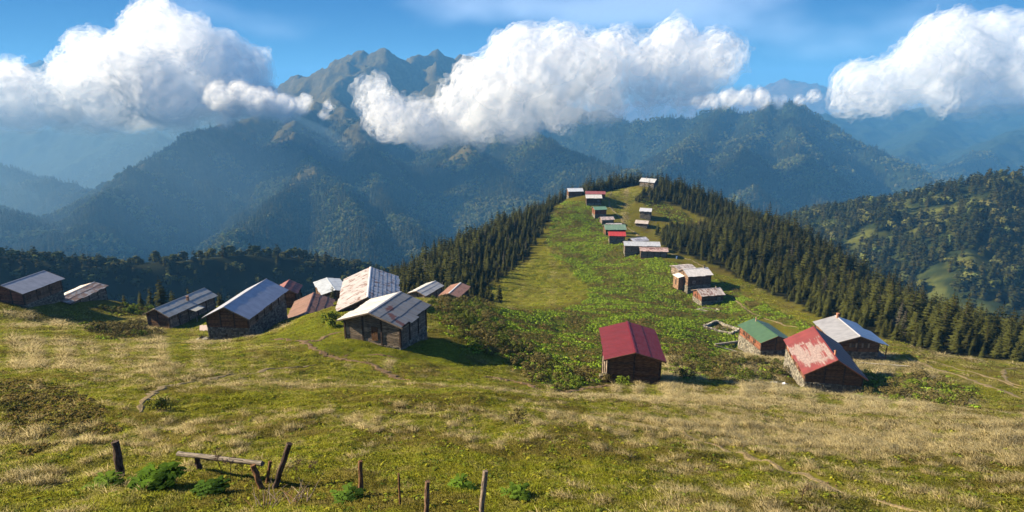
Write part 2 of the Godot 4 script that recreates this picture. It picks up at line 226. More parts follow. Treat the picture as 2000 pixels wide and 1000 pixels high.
class MB:  # collects faces of one mesh; quads are given counter-clockwise as seen from outside
	var v := PackedVector3Array()
	var n := PackedVector3Array()
	var uv := PackedVector2Array()
	var c := PackedColorArray()
	var ix := PackedInt32Array()

	func quad(a: Vector3, b: Vector3, cc: Vector3, d: Vector3, col := Color.WHITE, ua := Vector2(0, 0), ub := Vector2(1, 0), uc := Vector2(1, 1), ud := Vector2(0, 1)) -> void:
		var k := v.size()
		var nn := (cc - a).cross(d - b).normalized()
		v.append(a); v.append(b); v.append(cc); v.append(d)
		for i in 4:
			n.append(nn); c.append(col)
		uv.append(ua); uv.append(ub); uv.append(uc); uv.append(ud)
		ix.append(k); ix.append(k + 2); ix.append(k + 1)
		ix.append(k); ix.append(k + 3); ix.append(k + 2)

	func tri(a: Vector3, b: Vector3, cc: Vector3, col := Color.WHITE, nn := Vector3.ZERO) -> void:
		var k := v.size()
		if nn == Vector3.ZERO:
			nn = (b - a).cross(cc - a).normalized()
		v.append(a); v.append(b); v.append(cc)
		for i in 3:
			n.append(nn); c.append(col)
		uv.append(Vector2(0, 0)); uv.append(Vector2(1, 0)); uv.append(Vector2(.5, 1))
		ix.append(k); ix.append(k + 2); ix.append(k + 1)

	func hexa(p: Array, col := Color.WHITE, us := 1.0, vs := 1.0, uo := 0.0, vo := 0.0) -> void:  # p: 4 bottom corners, 4 top corners (counter-clockwise from above)
		var a := Vector2(uo, vo); var b := Vector2(uo + us, vo); var cc := Vector2(uo + us, vo + vs); var d := Vector2(uo, vo + vs)
		for f in [[0, 1, 5, 4], [1, 2, 6, 5], [2, 3, 7, 6], [3, 0, 4, 7], [4, 5, 6, 7], [3, 2, 1, 0]]:
			quad(p[f[0]], p[f[1]], p[f[2]], p[f[3]], col, a, b, cc, d)

	func box(t: Transform3D, s: Vector3, col := Color.WHITE, us := 1.0, vs := 1.0, uo := 0.0, vo := 0.0) -> void:
		var p := []
		for y in [-.5, .5]:
			for q in [[-.5, .5], [.5, .5], [.5, -.5], [-.5, -.5]]:
				p.append(t * Vector3(q[0] * s.x, y * s.y, q[1] * s.z))
		hexa(p, col, us, vs, uo, vo)

	func tube(pts: Array, rad: Array, sides: int, col := Color.WHITE, cap := true, wob := 0.0, r: RandomNumberGenerator = null) -> void:  # smooth shaded
		var k0 := v.size()
		var m := pts.size()
		for i in m:
			var d: Vector3 = (pts[mini(i + 1, m - 1)] - pts[maxi(i - 1, 0)]).normalized()
			var sx := d.cross(Vector3(.37, .11, .92)).normalized()
			var sy := d.cross(sx).normalized()
			for j in sides + 1:
				var a := TAU * (j % sides) / sides
				var rr: float = rad[i]
				if wob > 0.0:
					rr *= 1.0 + wob * (sin(a * 3.0 + i * .7) * .5 + sin(a * 5.0 + i * 1.9) * .5)
				var o := sx * cos(a) + sy * sin(a)
				v.append(pts[i] + o * rr); n.append(o); c.append(col); uv.append(Vector2(float(j) / sides, i * .5))
		for i in m - 1:
			for j in sides:
				var a := k0 + i * (sides + 1) + j
				var b := a + sides + 1
				ix.append(a); ix.append(a + 1); ix.append(b + 1)
				ix.append(a); ix.append(b + 1); ix.append(b)
		if cap:
			for e in [0, m - 1]:
				var d: Vector3 = (pts[1] - pts[0]) if e == 0 else (pts[m - 1] - pts[m - 2])
				d = -d.normalized() if e == 0 else d.normalized()
				for j in range(1, sides - 1):
					var q := k0 + int(e) * (sides + 1)
					if e == 0:
						tri(v[q], v[q + j + 1], v[q + j], col, d)
					else:
						tri(v[q], v[q + j], v[q + j + 1], col, d)

	func mesh(m: Material = null, into: ArrayMesh = null) -> ArrayMesh:
		var am := into if into else ArrayMesh.new()
		if v.is_empty():
			return am
		if ix.size() < 60000:  # every face looks the way its normals point
			for t in range(0, ix.size(), 3):
				var a := ix[t]
				var b := ix[t + 1]
				var d := ix[t + 2]
				if (v[d] - v[a]).cross(v[b] - v[a]).dot(n[a] + n[b] + n[d]) < 0.0:
					ix[t + 1] = d
					ix[t + 2] = b
		var ar := []
		ar.resize(Mesh.ARRAY_MAX)
		ar[Mesh.ARRAY_VERTEX] = v; ar[Mesh.ARRAY_NORMAL] = n; ar[Mesh.ARRAY_TEX_UV] = uv; ar[Mesh.ARRAY_COLOR] = c; ar[Mesh.ARRAY_INDEX] = ix
		am.add_surface_from_arrays(Mesh.PRIMITIVE_TRIANGLES, ar)
		if m:
			am.surface_set_material(am.get_surface_count() - 1, m)
		return am


func numbered(s: String) -> String:
	var k: int = used.get(s, 0)
	used[s] = k + 1
	return s if k == 0 else "%s_%03d" % [s, k]


func thing(called: String, label: String, category: String, at := Vector3.ZERO, turn := 0.0, group := "") -> Node3D:
	var o := Node3D.new()
	o.name = numbered(called)
	add_child(o)
	o.position = at
	o.rotation.y = turn
	return tag(o, label, category, group)


func tag(o: Node, label: String, category: String, group := "") -> Node:
	o.set_meta("label", label)
	o.set_meta("category", category)
	if group:
		o.set_meta("group", group)
	return o


func put(called: String, m: Mesh, parent: Node = null, kind := "") -> MeshInstance3D:
	var o := MeshInstance3D.new()
	o.mesh = m
	if parent == null:
		o.name = numbered(called)
		add_child(o)
	else:
		o.name = called
		var k := 0
		while parent.has_node(NodePath(o.name)):
			k += 1
			o.name = "%s_%03d" % [called, k]
		parent.add_child(o, true)
	if kind:
		o.set_meta("kind", kind)
	return o


var part_count := {}


func part(called: String, m: Mesh, parent: Node, kind := "") -> MeshInstance3D:  # like put(), with a running number per parent
	var key := str(parent.get_instance_id()) + called
	var k: int = part_count.get(key, 0)
	part_count[key] = k + 1
	var o := MeshInstance3D.new()
	o.mesh = m
	o.name = called if k == 0 else "%s_%03d" % [called, k]
	parent.add_child(o, true)
	if kind:
		o.set_meta("kind", kind)
	return o


func copies(called: String, m: Mesh, xf: Array, cols: Array, parent: Node) -> MultiMeshInstance3D:
	var mm := MultiMesh.new()
	mm.transform_format = MultiMesh.TRANSFORM_3D
	mm.use_colors = cols.size() > 0
	mm.mesh = m
	mm.instance_count = xf.size()
	for i in xf.size():
		mm.set_instance_transform(i, xf[i])
		if cols.size() > 0:
			mm.set_instance_color(i, cols[i])
	var o := MultiMeshInstance3D.new()
	o.multimesh = mm
	o.name = called
	parent.add_child(o, true)
	o.set_meta("kind", "stuff")
	return o


func many(called: String, m: Mesh, xf: Array, cols: Array, label: String, category: String) -> void:
	if xf.is_empty():
		return
	tag(copies(numbered(called), m, xf, cols, self), label, category)


func masses(called: String, sorts: Array, label: String, category: String) -> void:  # one mass made of several sorts: [name, mesh, places, colours]
	var o := thing(called, label, category)
	o.set_meta("kind", "stuff")
	for s in sorts:
		if s[2].size() > 0:
			copies(s[0], s[1], s[2], s[3], o)


func lin(r: float, g: float, b: float) -> Color:
	return Color(r, g, b).linear_to_srgb()


func noise(seed_: int, freq: float, oct := 3, kind := FastNoiseLite.TYPE_SIMPLEX_SMOOTH, frac := FastNoiseLite.FRACTAL_FBM) -> FastNoiseLite:
	var f := FastNoiseLite.new()
	f.seed = seed_
	f.frequency = freq
	f.noise_type = kind
	f.fractal_type = frac
	f.fractal_octaves = oct
	return f


func sstep(a: float, b: float, x: float) -> float:
	var t := clampf((x - a) / (b - a), 0.0, 1.0)
	return t * t * (3.0 - 2.0 * t)


func mat(col: Color, rough := .9, tex: Texture2D = null, vcol := false) -> StandardMaterial3D:
	var m := StandardMaterial3D.new()
	m.albedo_color = col
	m.roughness = rough
	m.metallic_specular = .3
	if tex:
		m.albedo_texture = tex
	m.vertex_color_use_as_albedo = vcol
	return m


# ---------------------------------------------------------------- terrain
var W := PackedFloat64Array()
var CX := PackedFloat64Array()
var CZ := PackedFloat64Array()
var GN := 112
var GS := 5.0
var GX0 := -280.0
var GZ0 := -510.0
var grid := PackedFloat32Array()
var bump := noise(3, .22, 3)
var bump2 := noise(5, .035, 2)
var rough_n := noise(9, .9, 2)


func solve_terrain() -> void:
	# survey points of the slope, the saddle and the spur: a thin-plate surface goes through them
	var P := [
		Vector3(-91.8, -41.2, -119.3), Vector3(-92.8, -40.7, -110.5), Vector3(-90.2, -44.2, -118.5), Vector3(-90, -45.7, -129.3), Vector3(-71.6, -45.5, -113.1), Vector3(-66.6, -45.6, -111.7), Vector3(-63.3, -45.6, -123.6), Vector3(-50, -40.4, -94.3),
		Vector3(-43, -39.8, -93.8), Vector3(-42, -41.7, -107.7), Vector3(-20.3, -29.5, -69.7), Vector3(-13.2, -30.2, -67.5), Vector3(-11.1, -31.3, -74.2), Vector3(-10.6, -50, -141.8), Vector3(11.1, -33.2, -65.4), Vector3(17.1, -33.3, -64.9),
		Vector3(50.7, -56.8, -127.6), Vector3(51.9, -54.8, -118.5), Vector3(58.4, -54.8, -119.3), Vector3(44.3, -44.2, -91.8), Vector3(42.1, -41.7, -80.3), Vector3(49.5, -42.3, -78.9), Vector3(67.7, -49.2, -104.8), Vector3(60.2, -49.2, -105.4),
		Vector3(56.5, -63.5, -187.8), Vector3(64.4, -62.4, -189.8), Vector3(55, -64.2, -193.6), Vector3(58.5, -65.2, -178.8), Vector3(65.5, -64.3, -180.4), Vector3(57.2, -65.7, -184.2), Vector3(43.9, -63.9, -230.9), Vector3(48.6, -62.7, -223.7),
		Vector3(58.2, -61.8, -222.4), Vector3(39.9, -62.7, -244.5), Vector3(46, -61.4, -243.9), Vector3(41.1, -63.2, -262.7), Vector3(44, -64.9, -293.1), Vector3(41.7, -64.2, -303.3), Vector3(47.4, -63.8, -304.2), Vector3(39.4, -60.8, -320),
		Vector3(47, -59.9, -319.8), Vector3(49.8, -57.9, -326.8), Vector3(31.3, -59.2, -336), Vector3(75.3, -56.3, -359.9), Vector3(64.5, -63.5, -304), Vector3(69.4, -64.4, -302.4), Vector3(60.6, -65.6, -294.3), Vector3(65.7, -66.9, -292.4),
		Vector3(0, -10.9, -14), Vector3(0, -12.2, -17.4), Vector3(0, -13.9, -21.9), Vector3(0, -16.2, -27.6), Vector3(0, -18.5, -33.7), Vector3(-6.8, -11, -14), Vector3(-9.1, -12.8, -19.2), Vector3(-11.9, -15.1, -25.4),
		Vector3(-16.1, -18.6, -34.9), Vector3(-22.7, -24.1, -50), Vector3(-13.8, -11.1, -14.2), Vector3(-17.8, -12.6, -18.7), Vector3(-23.2, -14.6, -24.9), Vector3(-33.3, -18.3, -36.4), Vector3(-45.8, -22.9, -50.6), Vector3(6.6, -10.6, -13.6),
		Vector3(8.6, -12.6, -18), Vector3(11.5, -15.6, -24.4), Vector3(16.1, -20.1, -34.4), Vector3(13.2, -10.6, -13.5), Vector3(17.3, -12.7, -18.1), Vector3(23.7, -16, -25.1), Vector3(30, -19.3, -32.1), Vector3(33, -23, -39.3),
		Vector3(35, -28.1, -50.3), Vector3(0, -5.5, -4), Vector3(-25, -5.5, -4), Vector3(25, -6.5, -4), Vector3(0, 3, 20), Vector3(-40, 3, 20), Vector3(40, 3, 20), Vector3(-90, -39.5, -101.2),
		Vector3(-69.4, -37, -91.5), Vector3(-55, -34.6, -81.7), Vector3(-26.7, -32.1, -74.1), Vector3(-28.3, -34.6, -94.2), Vector3(-33, -34.7, -83.8), Vector3(-7.9, -35.9, -88.7), Vector3(-5.6, -46.6, -127.2), Vector3(-13.2, -42.2, -114.9),
		Vector3(8.3, -62.7, -190.2), Vector3(-3, -60.7, -170), Vector3(20, -63.6, -231.4), Vector3(20, -60.3, -294.6), Vector3(18.4, -58.7, -160.2), Vector3(10.8, -50.1, -121), Vector3(3.7, -37.5, -81), Vector3(2.8, -31.4, -61.9),
		Vector3(37.1, -60.1, -168.1), Vector3(35, -52.9, -130.7), Vector3(30.6, -43.9, -96.8), Vector3(30, -39.8, -82.4), Vector3(18.4, -61.6, -289), Vector3(1.9, -63.3, -216), Vector3(-7.2, -60.5, -183.5), Vector3(-13.8, -55.9, -155.7),
		Vector3(69.4, -58.2, -359.4), Vector3(55, -61, -325.5), Vector3(-22, -69.5, -250), Vector3(-38, -75, -222), Vector3(-46, -73, -200), Vector3(0, -67.5, -300), Vector3(17, -66, -335), Vector3(-60, -90, -260),
		Vector3(-20, -85, -320), Vector3(20, -80, -370), Vector3(-100, -115, -240), Vector3(-90, -130, -310), Vector3(-70, -92, -205), Vector3(60, -66, -392), Vector3(90, -66, -390), Vector3(70, -100, -440),
		Vector3(0, -130, -430), Vector3(130, -110, -440), Vector3(-55, -66, -165), Vector3(-90, -60, -150), Vector3(-120, -60, -150), Vector3(-110, -90, -190), Vector3(-160, -85, -150), Vector3(-160, -60, -90),
		Vector3(-140, -40, -60), Vector3(-80, -95, -220), Vector3(-150, -125, -230), Vector3(73.1, -63.3, -216), Vector3(80, -63.5, -190), Vector3(83.1, -61.5, -167.7), Vector3(80, -56.6, -140), Vector3(81.4, -53, -122.3),
		Vector3(87.1, -52.8, -116.1), Vector3(95.1, -53.1, -114), Vector3(100.8, -52.3, -111.1), Vector3(125, -67, -290), Vector3(135, -73, -262), Vector3(134, -76, -225), Vector3(133, -74, -195), Vector3(125, -69, -170),
		Vector3(113, -66, -335), Vector3(190, -105, -320), Vector3(200, -110, -250), Vector3(200, -105, -190), Vector3(190, -90, -140), Vector3(150, -68, -130), Vector3(220, -95, -90), Vector3(120, -50, -80),
		Vector3(140, -45, -50), Vector3(53.3, -40.2, -74), Vector3(70.8, -45.8, -91.1), Vector3(83.2, -46.8, -95), Vector3(67.6, -40.2, -74), Vector3(57, -43.5, -86.6),
	]
	var N := P.size()
	var M := N + 3
	var A := []
	for i in M:
		var row := PackedFloat64Array()
		row.resize(M + 1)
		A.append(row)
	for i in N:
		CX.append(P[i].x / 100.0)
		CZ.append(P[i].z / 100.0)
	for i in N:
		for j in N:
			var r2 := (CX[i] - CX[j]) ** 2 + (CZ[i] - CZ[j]) ** 2
			A[i][j] = .5 * r2 * log(r2) if r2 > 1e-12 else 0.0
		A[i][i] += .0015
		A[i][N] = 1.0; A[i][N + 1] = CX[i]; A[i][N + 2] = CZ[i]
		A[N][i] = 1.0; A[N + 1][i] = CX[i]; A[N + 2][i] = CZ[i]
		A[i][M] = P[i].y
	for k in M:
		var best := k
		for i in range(k + 1, M):
			if absf(A[i][k]) > absf(A[best][k]):
				best = i
		var sw: PackedFloat64Array = A[k]
		A[k] = A[best]
		A[best] = sw
		var pk: PackedFloat64Array = A[k]
		for i in range(k + 1, M):
			var ri: PackedFloat64Array = A[i]
			var f := ri[k] / pk[k]
			if f != 0.0:
				for j in range(k, M + 1):
					ri[j] -= f * pk[j]
			A[i] = ri
	W.resize(M)
	for k in range(M - 1, -1, -1):
		var s: float = A[k][M]
		for j in range(k + 1, M):
			s -= A[k][j] * W[j]
		W[k] = s / A[k][k]
	grid.resize(GN * GN)
	for j in GN:
		for i in GN:
			var x := (GX0 + i * GS) / 100.0
			var z := (GZ0 + j * GS) / 100.0
			var s := W[N] + W[N + 1] * x + W[N + 2] * z
			for q in N:
				var dx := x - CX[q]
				var dz := z - CZ[q]
				var r2 := dx * dx + dz * dz
				if r2 > 1e-12:
					s += W[q] * .5 * r2 * log(r2)
			grid[j * GN + i] = s


func cr(a: float, b: float, c: float, d: float, t: float) -> float:
	return b + .5 * t * (c - a + t * (2.0 * a - 5.0 * b + 4.0 * c - d + t * (3.0 * (b - c) + d - a)))


func base_h(x: float, z: float) -> float:
	var fx := clampf((x - GX0) / GS, 1.0, GN - 2.01)
	var fz := clampf((z - GZ0) / GS, 1.0, GN - 2.01)
	var i := int(fx)
	var j := int(fz)
	var t := fx - i
	var q := (j - 1) * GN + i - 1
	var a := cr(grid[q], grid[q + 1], grid[q + 2], grid[q + 3], t)
	q += GN
	var b := cr(grid[q], grid[q + 1], grid[q + 2], grid[q + 3], t)
	q += GN
	var c := cr(grid[q], grid[q + 1], grid[q + 2], grid[q + 3], t)
	q += GN
	var d := cr(grid[q], grid[q + 1], grid[q + 2], grid[q + 3], t)
	return cr(a, b, c, d, fz - j)


func near_h(x: float, z: float) -> float:
	var h := base_h(x, z)
	var r := sqrt(x * x + z * z)
	if r > 300.0:
		h = minf(h, -50.0 - (r - 400.0) * .62)
	h += bump2.get_noise_2d(x, z) * .45 * sstep(10.0, 40.0, r)
	h += bump.get_noise_2d(x, z) * .26
	# trodden terraces along the contours
	var te := sin(h * 5.6 + bump2.get_noise_2d(x * 2.0 + 300.0, z * 2.0) * 5.0)
	h += (.10 * te + .05 * absf(te)) * sstep(-.25, .3, bump2.get_noise_2d(x * 1.7, z * 1.7 + 90.0)) * sstep(150.0, 90.0, r)
	return h


# ridges of the far country: polylines of world points, one list per mountain
var ridges := [
	[0, 0.42, [Vector3(-411.7, -91.6, -368.9), Vector3(-350, -111.4, -405), Vector3(-311.7, -122, -422.8), Vector3(-292.5, -128, -431.5), Vector3(-268.3, -126.4, -442.3), Vector3(-235, -125.4, -453), Vector3(-208, -125.3, -463.3), Vector3(-179.7, -130.7, -472.2), Vector3(-150, -138.2, -480.6), Vector3(-121.3, -150.4, -497.9), Vector3(-93.3, -175.5, -532.5)]],
	[0, 0.5, [Vector3(-208, -125.3, -463.3), Vector3(-196, -131.6, -399.4)]],
	[1, 0.38, [Vector3(950, -97.7, -761.3), Vector3(740, -98.1, -740.5), Vector3(600, -105.3, -717.8), Vector3(570, -104.1, -718.1), Vector3(535.3, -109.7, -726.9), Vector3(500, -123.5, -743.9), Vector3(455, -142.9, -769.7), Vector3(415, -174.7, -812.8), Vector3(387, -200.4, -836.8)]],
	[1, 0.45, [Vector3(570, -104.1, -718.1), Vector3(447.3, -132.3, -596.3), Vector3(405, -151.9, -518.3)]],
	[1, 0.45, [Vector3(500, -123.5, -743.9), Vector3(408, -147.5, -664.7)]],
	[2, 0.62, [Vector3(-3033.3, -250.7, -5324.1), Vector3(-2193.3, -113.3, -4843.3), Vector3(-1686.7, 17.7, -4568.2), Vector3(-1400, 77.6, -4377.3), Vector3(-1200, 99.6, -4175.9), Vector3(-1007.5, 194.3, -4098.2), Vector3(-914.4, 176.3, -4041.4), Vector3(-808.5, 207.3, -4049.9), Vector3(-698.8, 150.4, -4086.1), Vector3(-512.5, 187.8, -4303.8), Vector3(-287, 162, -4400.5), Vector3(0, 34.6, -4469.1), Vector3(350, -101.2, -4328.1), Vector3(666.7, -160.7, -4104.3)]],
	[2, 0.62, [Vector3(-1007.5, 194.3, -4098.2), Vector3(-962.5, -53, -3407.9), Vector3(-1063.3, -121.2, -2974.3), Vector3(-1213.3, -135.8, -2659.2), Vector3(-1214.2, -173.7, -2389.5), Vector3(-1216.7, -260.3, -2002.7), Vector3(-1166.7, -312.2, -1729.1), Vector3(-1051.2, -372.8, -1401.3)]],
	[2, 0.6, [Vector3(-1063.3, -121.2, -2974.3), Vector3(-716.7, -259.1, -2158.6), Vector3(-651.7, -314.2, -1676.7), Vector3(-618.8, -336.3, -1307.6)]],
	[2, 0.6, [Vector3(-962.5, -53, -3407.9), Vector3(-688.3, -180, -2854.4), Vector3(-544.4, -264.4, -2364.5), Vector3(-393.1, -327, -1828.7), Vector3(-250, -349.5, -1459.6), Vector3(-173.3, -365.6, -1247.7)]],
	[2, 0.6, [Vector3(-512.5, 187.8, -4303.8), Vector3(-400, -128.6, -3283.4), Vector3(-216.7, -229.8, -2633.3), Vector3(-73.3, -291.7, -2201.5), Vector3(90, -332.7, -1775.3)]],
	[2, 0.6, [Vector3(-716.7, -259.1, -2158.6), Vector3(-453.3, -314.2, -1676.7), Vector3(-315, -336.3, -1307.6)]],
	[4, 0.6, [Vector3(-100, -241.1, -3045.1), Vector3(67.5, -199.6, -2745.3), Vector3(191.7, -225.5, -2323.4), Vector3(373.8, -253.8, -1952.6), Vector3(439.2, -293.7, -1682.3), Vector3(450, -313.4, -1469.5)]],
	[4, 0.6, [Vector3(0, -250.7, -3975.8), Vector3(462.5, -208.1, -3780.1), Vector3(875, -154.7, -3587.4), Vector3(1190, -114.7, -3494.7), Vector3(1375, -98.1, -3395.5), Vector3(1476, -86.2, -3347), Vector3(1575.8, -178.9, -3114), Vector3(1662.5, -279.4, -2879), Vector3(1722.5, -347.1, -2652.9), Vector3(1735.4, -383.9, -2435.4), Vector3(1741.7, -441.9, -2160.1)]],
	[4, 0.6, [Vector3(1190, -114.7, -3494.7), Vector3(765, -249.5, -2731.6), Vector3(630.6, -302.1, -2354.2), Vector3(666.7, -361.6, -1974.8)]],
	[4, 0.6, [Vector3(1476, -86.2, -3347), Vector3(1166.7, -261.1, -2521), Vector3(1025, -345.9, -2031), Vector3(933.3, -379.7, -1710.6)]],
	[4, 0.6, [Vector3(1375, -98.1, -3395.5), Vector3(937.5, -261.1, -2521), Vector3(800, -337.5, -1981.4)]],
	[5, 0.5, [Vector3(1979.2, -152.7, -9810.7), Vector3(3373.3, -59.1, -9525.3), Vector3(3750, 21.7, -9340.1), Vector3(4200, 122.9, -9367.9), Vector3(4500, 86.8, -9358), Vector3(4875, 159.1, -9377.9), Vector3(5625, 72.3, -9354), Vector3(6750, 144.6, -9373.9), Vector3(9000, 144.6, -9373.9)]],
	[6, 0.45, [Vector3(2426.7, -229.8, -5329.8), Vector3(3266.7, -189, -5755.9), Vector3(4108.3, -163.1, -5970.5), Vector3(4666.7, -135, -5770.8), Vector3(5850, -86.8, -5576.6)]],
	[6, 0.5, [Vector3(4108.3, -163.1, -5970.5), Vector3(2933.3, -353.5, -4466.1), Vector3(2406.7, -427.5, -3823.5)]],
	[6, 0.5, [Vector3(4583.3, -180.8, -5135.9), Vector3(3200, -321.4, -4060.1), Vector3(2420, -424.3, -3305.8), Vector3(2125, -433.9, -2992)]],
	[3, 0.5, [Vector3(-7500, 120.5, -7811.6), Vector3(-6000, 115.7, -7499.1), Vector3(-5658.3, 185.6, -7310.9), Vector3(-5425, 264.4, -7332.6), Vector3(-5220.8, 219.4, -7320.2), Vector3(-4760, 54.6, -7067.5), Vector3(-3791.7, -156.7, -6698.2), Vector3(-3093.3, -231.4, -6574)]],
	[3, 0.55, [Vector3(-5250, -36.2, -4657.1), Vector3(-3941.7, -224.6, -4397.9), Vector3(-3500, -276.7, -4279.8), Vector3(-3045.8, -241.9, -4393.1), Vector3(-2275, -288.3, -3965.5), Vector3(-1898.3, -355.1, -3428.6)]],
	[3, 0.55, [Vector3(-3625, -139.8, -2969.2), Vector3(-2566.7, -292.5, -2823.5), Vector3(-2036.7, -365.6, -2596), Vector3(-1735.4, -403.6, -2430), Vector3(-1475.8, -443.5, -2263.4)]],
	[3, 0.55, [Vector3(-2216.7, -244.3, -1903.4), Vector3(-1545.8, -323.4, -1726), Vector3(-1253.3, -353.5, -1562.2), Vector3(-1027.1, -372.8, -1401.3)]],
]
var seg_a := []
var PR0 := 400.0
var PDR := .022
var PDA := .55
var PNR := 148
var PNA := 240
var pfar := PackedFloat32Array()
var pgrp := PackedInt32Array()
var mn1 := noise(21, 1.0 / 700.0, 5, FastNoiseLite.TYPE_SIMPLEX_SMOOTH, FastNoiseLite.FRACTAL_RIDGED)
var mn2 := noise(22, 1.0 / 190.0, 5)
var mn3 := noise(23, 1.0 / 240.0, 4)


func prepare_far() -> void:
	var sx := PackedFloat32Array(); var sz := PackedFloat32Array(); var sy := PackedFloat32Array()
	var ex := PackedFloat32Array(); var ez := PackedFloat32Array(); var ey := PackedFloat32Array()
	var sl := PackedFloat32Array(); var gr := PackedInt32Array(); var inv := PackedFloat32Array()
	for rd in ridges:
		var pts: Array = rd[2]
		for i in pts.size() - 1:
			var a: Vector3 = pts[i]
			var b: Vector3 = pts[i + 1]
			sx.append(a.x); sz.append(a.z); sy.append(a.y)
			ex.append(b.x - a.x); ez.append(b.z - a.z); ey.append(b.y - a.y)
			inv.append(1.0 / ((b.x - a.x) ** 2 + (b.z - a.z) ** 2))
			gr.append(rd[0]); sl.append(rd[1])
	# side spurs run down from the crests on both sides
	var rs := RandomNumberGenerator.new()
	rs.seed = 77
	for q in sx.size():
		if gr[q] < 2 or gr[q] == 5:
			continue
		var L := sqrt(ex[q] * ex[q] + ez[q] * ez[q])
		var n := int(L / 330.0)
		for i in n:
			var t := (i + rs.randf_range(.2, .8)) / n
			for s in [-1.0, 1.0]:
				if rs.randf() < .2:
					continue
				var a: float = atan2(ez[q], ex[q]) + s * rs.randf_range(.9, 1.5)
				var len_ := rs.randf_range(350.0, 850.0)
				sx.append(sx[q] + ex[q] * t); sz.append(sz[q] + ez[q] * t); sy.append(sy[q] + ey[q] * t - 8.0)
				ex.append(cos(a) * len_); ez.append(sin(a) * len_); ey.append(-len_ * rs.randf_range(.40, .52))
				inv.append(1.0 / (len_ * len_)); gr.append(gr[q]); sl.append(.78)
	var S := sx.size()
	pfar.resize(PNR * PNA)
	pgrp.resize(PNR * PNA)
	for j in PNA:
		var az := (-66.0 + j * PDA) * DEG
		for i in PNR:
			var r := PR0 * exp(i * PDR)
			var x := sin(az) * r
			var z := -cos(az) * r
			var best := -820.0
			var g := 3
			for k in S:
				var px := x - sx[k]
				var pz := z - sz[k]
				var t := clampf((px * ex[k] + pz * ez[k]) * inv[k], 0.0, 1.0)
				px -= t * ex[k]
				pz -= t * ez[k]
				var h := sy[k] + t * ey[k] - sl[k] * sqrt(px * px + pz * pz)
				if h > best:
					best = h
					g = gr[k]
			pfar[j * PNR + i] = best
			pgrp[j * PNR + i] = g


func far_h(x: float, z: float) -> float:
	var r := maxf(sqrt(x * x + z * z), PR0)
	var fi := clampf(log(r / PR0) / PDR, 0.0, PNR - 1.01)
	var fj := clampf((atan2(x, -z) / DEG + 66.0) / PDA, 0.0, PNA - 1.01)
	var i := int(fi)
	var j := int(fj)
	var q := j * PNR + i
	var h := lerpf(lerpf(pfar[q], pfar[q + 1], fi - i), lerpf(pfar[q + PNR], pfar[q + PNR + 1], fi - i), fj - j)
	var k := clampf((r - 500.0) / 1800.0, .1, 1.0)
	h += (mn1.get_noise_2d(x, z) * lerpf(40.0, 92.0, sstep(-200.0, 80.0, h)) - 6.0) * k + (mn2.get_noise_2d(x, z) * 22.0 - 34.0 * absf(mn3.get_noise_2d(x, z))) * k
	return h


func far_group(x: float, z: float) -> int:
	var r := maxf(sqrt(x * x + z * z), PR0)
	var i := clampi(int(log(r / PR0) / PDR + .5), 0, PNR - 1)
	var j := clampi(int((atan2(x, -z) / DEG + 66.0) / PDA + .5), 0, PNA - 1)
	return pgrp[j * PNR + i]


func land(x: float, z: float) -> float:
	var r := sqrt(x * x + z * z)
	if r < 405.0:
		return near_h(x, z)
	var f := far_h(x, z)
	if r > 520.0:
		return f
	return lerpf(near_h(x, z), f, sstep(405.0, 520.0, r))


func ground(x: float, z: float) -> Vector3:
	return Vector3(x, land(x, z), z)


func ground_normal(x: float, z: float, e := .6) -> Vector3:
	return Vector3(land(x - e, z) - land(x + e, z), 2.0 * e, land(x, z - e) - land(x, z + e)).normalized()


func tilted(x: float, z: float, yaw: float, s: Vector3, lean := 1.0) -> Transform3D:
	var up := Vector3.UP.lerp(ground_normal(x, z), lean).normalized()
	var f := Vector3(sin(yaw), 0, cos(yaw))
	var rx := up.cross(f).normalized()
	return Transform3D(Basis(rx * s.x, up * s.y, rx.cross(up) * s.z), ground(x, z))


# ---------------------------------------------------------------- what grows where (outlines on the ground, x and z)
var TURF := PackedVector2Array([Vector2(-38.1, -79.9), Vector2(-35, -89.1), Vector2(-34.1, -107.1), Vector2(-23.1, -81), Vector2(-12, -66.4), Vector2(-10.1, -75.1), Vector2(-6.6, -73.1), Vector2(0, -60.1), Vector2(-5.7, -62.6), Vector2(-13.3, -61), Vector2(-20, -61.6)])
var BOWL := PackedVector2Array([Vector2(-5.8, -131.3), Vector2(-6.8, -180.8), Vector2(1.8, -212.2), Vector2(10, -231.2), Vector2(17.5, -254.6), Vector2(19, -231.4), Vector2(22.9, -202), Vector2(24.5, -185.7), Vector2(17.9, -169.4), Vector2(8.5, -159.3), Vector2(-1.2, -132.4)])
var LEAFY := PackedVector2Array([Vector2(27.9, -330.1), Vector2(18, -281), Vector2(13.8, -246.8), Vector2(18.9, -217.4), Vector2(25.4, -192.9), Vector2(20.9, -169), Vector2(7.5, -140.5), Vector2(-4.5, -125.7), Vector2(-5.9, -109.9), Vector2(0, -92), Vector2(3.9, -71.8), Vector2(7.4, -62), Vector2(13.1, -77.6), Vector2(24.2, -88.9), Vector2(36.4, -95.6), Vector2(53.7, -136.1), Vector2(73.7, -166.3), Vector2(70.8, -192.5), Vector2(63, -213.2), Vector2(57.1, -219.9), Vector2(45.1, -244.2), Vector2(48.7, -301.4), Vector2(40.8, -322.3)])
var LEAFY2 := PackedVector2Array([Vector2(69.7, -185.4), Vector2(75.2, -177.6), Vector2(75.8, -141.4), Vector2(72.6, -114.8), Vector2(71.1, -134.5), Vector2(69.1, -155.5), Vector2(68, -174.8)])
var SUMMIT := PackedVector2Array([Vector2(58.9, -369.4), Vector2(74.7, -356.5), Vector2(67.7, -334.6), Vector2(58.8, -307.9), Vector2(57.8, -281.4), Vector2(53.6, -308.1), Vector2(49.7, -327.9)])
